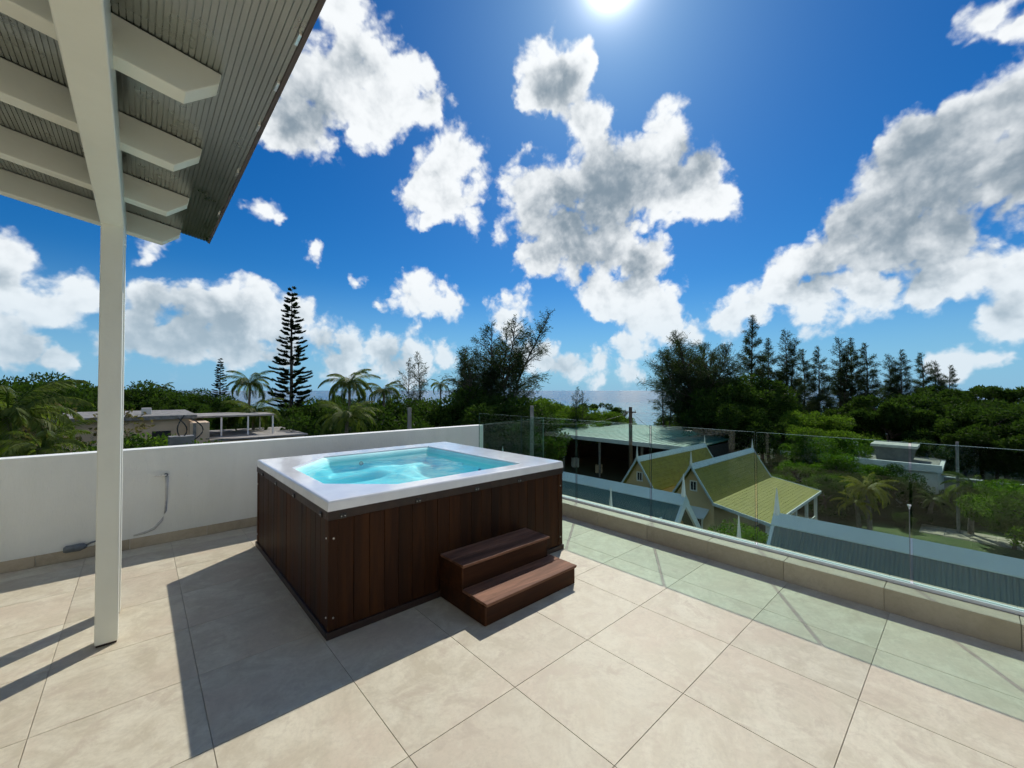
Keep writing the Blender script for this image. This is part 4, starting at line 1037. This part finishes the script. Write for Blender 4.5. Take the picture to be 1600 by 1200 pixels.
def broadleaf():
    A = broad_mesh('a', 41, 10, 4.4, 3.2, 44, 300, .26)
    B = broad_mesh('b', 42, 10, 4.0, 3.6, 40, 300, .26)
    C = broad_mesh('c', 43, 6, 3.0, 2.4, 40, 330, .17, 'bright')
    D = broad_mesh('d', 44, 4, 1.7, 1.7, 34, 330, .10, 'bright')
    F = broad_mesh('f', 45, 9, 5.5, 2.2, 50, 300, .26, 'broad', .5)
    G = broad_mesh('g', 46, 5, 2.4, 2.2, 30, 320, .16)
    S = broad_mesh('s', 48, 5, 2.4, 2.2, 46, 620, .085)
    dry = broad_mesh('dry', 47, 7, 2.6, 2.6, 30, 160, .16, 'dry')
    g = 'broadleaf trees between the houses and the shore'
    def t(k, px, d, y, label, **kw): plant_tree('broadleaf_tree', k, px, d, y, label, g, **kw)
    # left mass
    for i, (k, px, d, y) in enumerate(((A, -60, 34, 592), (B, 25, 38, 584), (A, 75, 42, 594), (B, 112, 44, 597), (A, 140, 48, 596), (B, 210, 52, 597), (A, 232, 60, 605), (B, -10, 36, 612), (A, 60, 38, 616))):
        t(k, px, d, y, ('outermost leafy tree of the green belt beyond the large coconut palm', 'tallest leafy green tree rising directly behind the large coconut palm', 'leafy green tree rising behind the bare twiggy tree', 'leafy green tree between the twiggy tree and the pergola post', 'leafy green tree whose crown touches the pergola post above the peach roof', 'rounded green tree just past the pergola post above the peach roof', 'farther green tree over the grey roof unit of the peach house', 'low green tree behind the drooping fronds of the coconut palm', 'low green tree behind the bare twiggy branches')[i], rz=i * 1.3)
    for i, (k, px, d, y) in enumerate(((A, 262, 62, 612), (B, 292, 66, 608), (F, 320, 58, 626), (A, 275, 52, 624), (F, 238, 50, 622), (G, 356, 60, 622))):
        t(k, px, d, y, ('green tree over the peach house beside the tiny far palm', 'farthest rounded green tree behind the peach house canopy', 'flat-topped green tree between the canopy and the small norfolk pine', 'green tree right behind the stair tower of the peach house', 'flat-topped green tree right behind the grey roof unit', 'small green tree at the foot of the small norfolk pine')[i], rz=i * .9 + .3)
    t(dry, 104, 22, 622, 'nearly bare brown twiggy tree in front of the peach house'); t(S, 85, 17, 655, 'dark green shrub tree filling the corner below the palms'); t(S, 128, 18, 664, 'dark leafy shrub beside the pergola post')
    t(D, 203, 20, 676, 'small olive bush beside the peach wall'); t(D, 278, 19, 687, 'low green bush at the foot of the blockwork pier')
    t(S, 30, 12.5, 690, 'dark shrub tucked under the large coconut palm')
    # middle belt behind the white wall
    for i, (k, px, d, y) in enumerate(((B, 440, 50, 628), (A, 480, 44, 630), (G, 430, 38, 650), (B, 505, 48, 622), (A, 570, 50, 628), (B, 620, 44, 618), (G, 600, 34, 640), (A, 650, 54, 622), (B, 672, 46, 640), (G, 480, 34, 655), (G, 650, 36, 655), (A, 530, 56, 618), (G, 385, 42, 655))):
        t(k, px, d, y, ('dark tree hiding the foot of the tall norfolk pine', 'dark tree just seaward of the tall norfolk pine', 'small dark tree under the yellowish palm', 'dark tree between the norfolk pine and the spread coconut palm', 'dark tree behind the shaggy palm', 'dark tree beside the wispy casuarina trunk', 'small dark tree below the shaggy palm', 'dark tree behind the stubby concrete pole', 'dark tree between the stubby pole and the big casuarina', 'small dark tree beside the low bright palm', 'small dark tree around the stubby concrete pole', 'farthest dark tree behind the spread coconut palm', 'small dark tree behind the terrace of the peach house')[i], rz=i * 1.7)
    for i, (k, px, d, y) in enumerate(((B, 715, 42, 605), (A, 745, 40, 622), (B, 790, 40, 615), (G, 765, 36, 640), (G, 812, 38, 628), (A, 700, 40, 636))):
        t(k, px, d, y, ('dark tree under the shorter casuarina, tallest of the undergrowth', 'dark tree filling the middle of the big casuarina base', 'dark tree under the leaning limbs of the big casuarina', 'small dark tree right above the end of the white wall', 'small dark tree beside the slim concrete pole', 'dark tree on the palm side of the big casuarina')[i], rz=i * 1.1)
    for i, (k, px, d, y) in enumerate(((C, 870, 66, 630), (C, 905, 64, 632), (F, 930, 72, 630), (C, 950, 66, 640), (G, 850, 68, 624), (C, 830, 62, 620), (C, 970, 70, 650))):
        t(k, px, d, y, ('low green tree above the near corner of the shed roof', 'low bright tree above the middle of the shed roof', 'flat green tree against the sea glint', 'low bright tree beside the timber pole', 'small dark tree behind the slim concrete pole', 'low bright tree at the seaward foot of the big casuarina', 'lowest bright tree behind the timber utility pole')[i], rz=i * .8)
    for i, (k, px, d, y) in enumerate(((B, 1120, 52, 592), (A, 1160, 54, 585), (B, 1190, 54, 600), (A, 1130, 48, 625), (G, 1060, 64, 645), (C, 1085, 60, 650), (A, 1175, 48, 635), (B, 1215, 56, 618), (F, 1130, 60, 640))):
        t(k, px, d, y, ('dark bushy tree beside the broad feathery casuarina', 'tallest dark bushy tree below the spire casuarina', 'dark bushy tree at the spire casuarina trunk', 'dark bushy tree above the far gable of the bungalow', 'small dark tree above the shed roof end', 'low bright tree above the shed roof end', 'dark bushy tree above the porch bungalow ridge', 'dark bushy tree under the second slender casuarina', 'flat dark tree behind the bushy trees of the spire casuarina')[i], rz=i * 1.4)
    for i, (k, px, d, y) in enumerate(((C, 1268, 46, 640), (C, 1305, 48, 645), (C, 1240, 44, 662), (C, 1285, 42, 668))):
        t(k, px, d, y, ('taller bright tree under the slender casuarinas', 'bright tree above the water tank', 'bright tree above the porch roof bungalow finial', 'lowest bright tree behind the glass top edge')[i], rz=i * 1.2)
    # right: dense umbrella-shaped canopies
    for i, (k, px, d, y) in enumerate(((F, 1390, 50, 618), (A, 1440, 54, 612), (F, 1500, 60, 603), (F, 1560, 56, 604), (F, 1630, 52, 606), (B, 1460, 62, 604), (F, 1530, 42, 634), (F, 1600, 38, 640), (F, 1480, 46, 632), (A, 1365, 56, 630), (F, 1660, 34, 650), (A, 1570, 48, 625))):
        t(k, px, d, y, ('umbrella canopy tree above the roof room of the white house', 'dark canopy tree under the last slender casuarinas', 'broad pale-topped umbrella tree past the last casuarina', 'umbrella tree behind the bright garden tree', 'umbrella tree at the far end of the garden wall', 'farthest dark canopy tree behind the casuarina row', 'low umbrella tree over the garden wall', 'lowest near umbrella tree overhanging the lawn end', 'umbrella tree above the thin grey green pole', 'dark canopy tree above the white water tank', 'nearest umbrella tree past the end of the lawn', 'dark canopy tree between the umbrella trees over the wall')[i], rz=i * 1.5)
    for i, (k, px, d, y, lb) in enumerate(((A, 1465, 42, 668, 'dark tree rising right behind the end of the white flat roof'), (B, 1510, 41, 664, 'dark tree behind the garden wall beside the thin pole'), (A, 1555, 40, 668, 'dark tree behind the garden wall past the feathery palm'), (B, 1600, 39, 664, 'dark tree behind the garden wall above the bright garden tree'), (A, 1650, 37, 660, 'dark tree at the far end of the garden wall'), (C, 1420, 58, 668, 'bright leafy tree behind the roof room of the white house'), (C, 1450, 45, 682, 'bright leafy tree beside the white roof deck'), (C, 1375, 60, 655, 'bright leafy tree between the water tank and the roof room'))):
        t(k, px, d, y, lb, rz=i * 1.15)
    for i, (k, px, d, y, lb) in enumerate(((C, 1245, 38, 720, 'bright green tree just behind the far end of the porch roof'), (C, 1300, 35.5, 738, 'bright green tree above the areca palm'), (C, 1345, 36, 722, 'rounded green tree below the white parapet'), (G, 1410, 31, 800, 'dark shrub at the lawn edge beside the slim pole'), (C, 1500, 35, 758, 'green shrub tree in front of the garden wall'), (C, 1535, 33, 772, 'green shrub tree beside the feathery lawn palm'), (C, 1215, 44, 702, 'green tree above the porch bungalow ridge end'))):
        plant_tree('garden_tree', k, px, d, y, lb, 'garden trees below the terrace', rz=i * 1.7)
    # garden behind the glass
    for i, (px, d, y) in enumerate(((1300, 34, 790), (1345, 34, 792), (1400, 33.5, 785), (1445, 33, 790), (1500, 33, 782), (1545, 32, 788), (1590, 31, 785), (1275, 36, 775))):
        plant_tree('hedge_shrub', S, px, d, y, ('hedge shrub under the large rounded garden tree', 'hedge shrub behind the areca palm clump', 'hedge shrub under the corner of the white roof', 'hedge shrub beside the dark low palm', 'hedge shrub behind the thin grey green pole', 'hedge shrub behind the feathery lawn palm', 'hedge shrub under the bright garden tree', 'hedge shrub beside the porch posts')[i], 'hedge shrubs along the lawn', 'shrub', rz=i * 1.3, sxy=.9)
    g2 = 'garden trees below the terrace'
    def q(k, px, d, y, label, **kw): plant_tree('garden_tree', k, px, d, y, label, g2, **kw)
    q(C, 1262, 42, 694, 'bright bushy garden tree behind the porch roof', rz=.3); q(C, 1318, 37, 706, 'large rounded green garden tree below the water tank', rz=1.1)
    q(G, 1392, 35, 728, 'dark rounded garden tree at the corner of the white roof', rz=.2); q(G, 1290, 33, 745, 'shaded dark tree behind the areca palm', rz=2.0)
    q(G, 1430, 33.5, 762, 'dark hedge-like tree beside the garden palm', rz=1.4); q(G, 1480, 34, 768, 'dull green shrub tree against the garden wall', rz=.6)
    q(C, 1580, 27, 752, 'bright leafy garden tree at the far end of the lawn', rz=.9); q(C, 1640, 24, 748, 'large light green garden tree near the path end', rz=2.4)
    q(G, 1555, 31, 775, 'dark shrub behind the feathery lawn palm', rz=2.7); q(G, 1370, 34.5, 765, 'shadowy shrub between areca and hedge', rz=.1)
    q(D, 1148, 18.5, 815, 'bright green round shrub in the courtyard between the two corrugated roofs', rz=.4); q(D, 1186, 17.5, 832, 'bright green shrub with reddish base beside the grey-green roof', rz=2.1)
broadleaf()
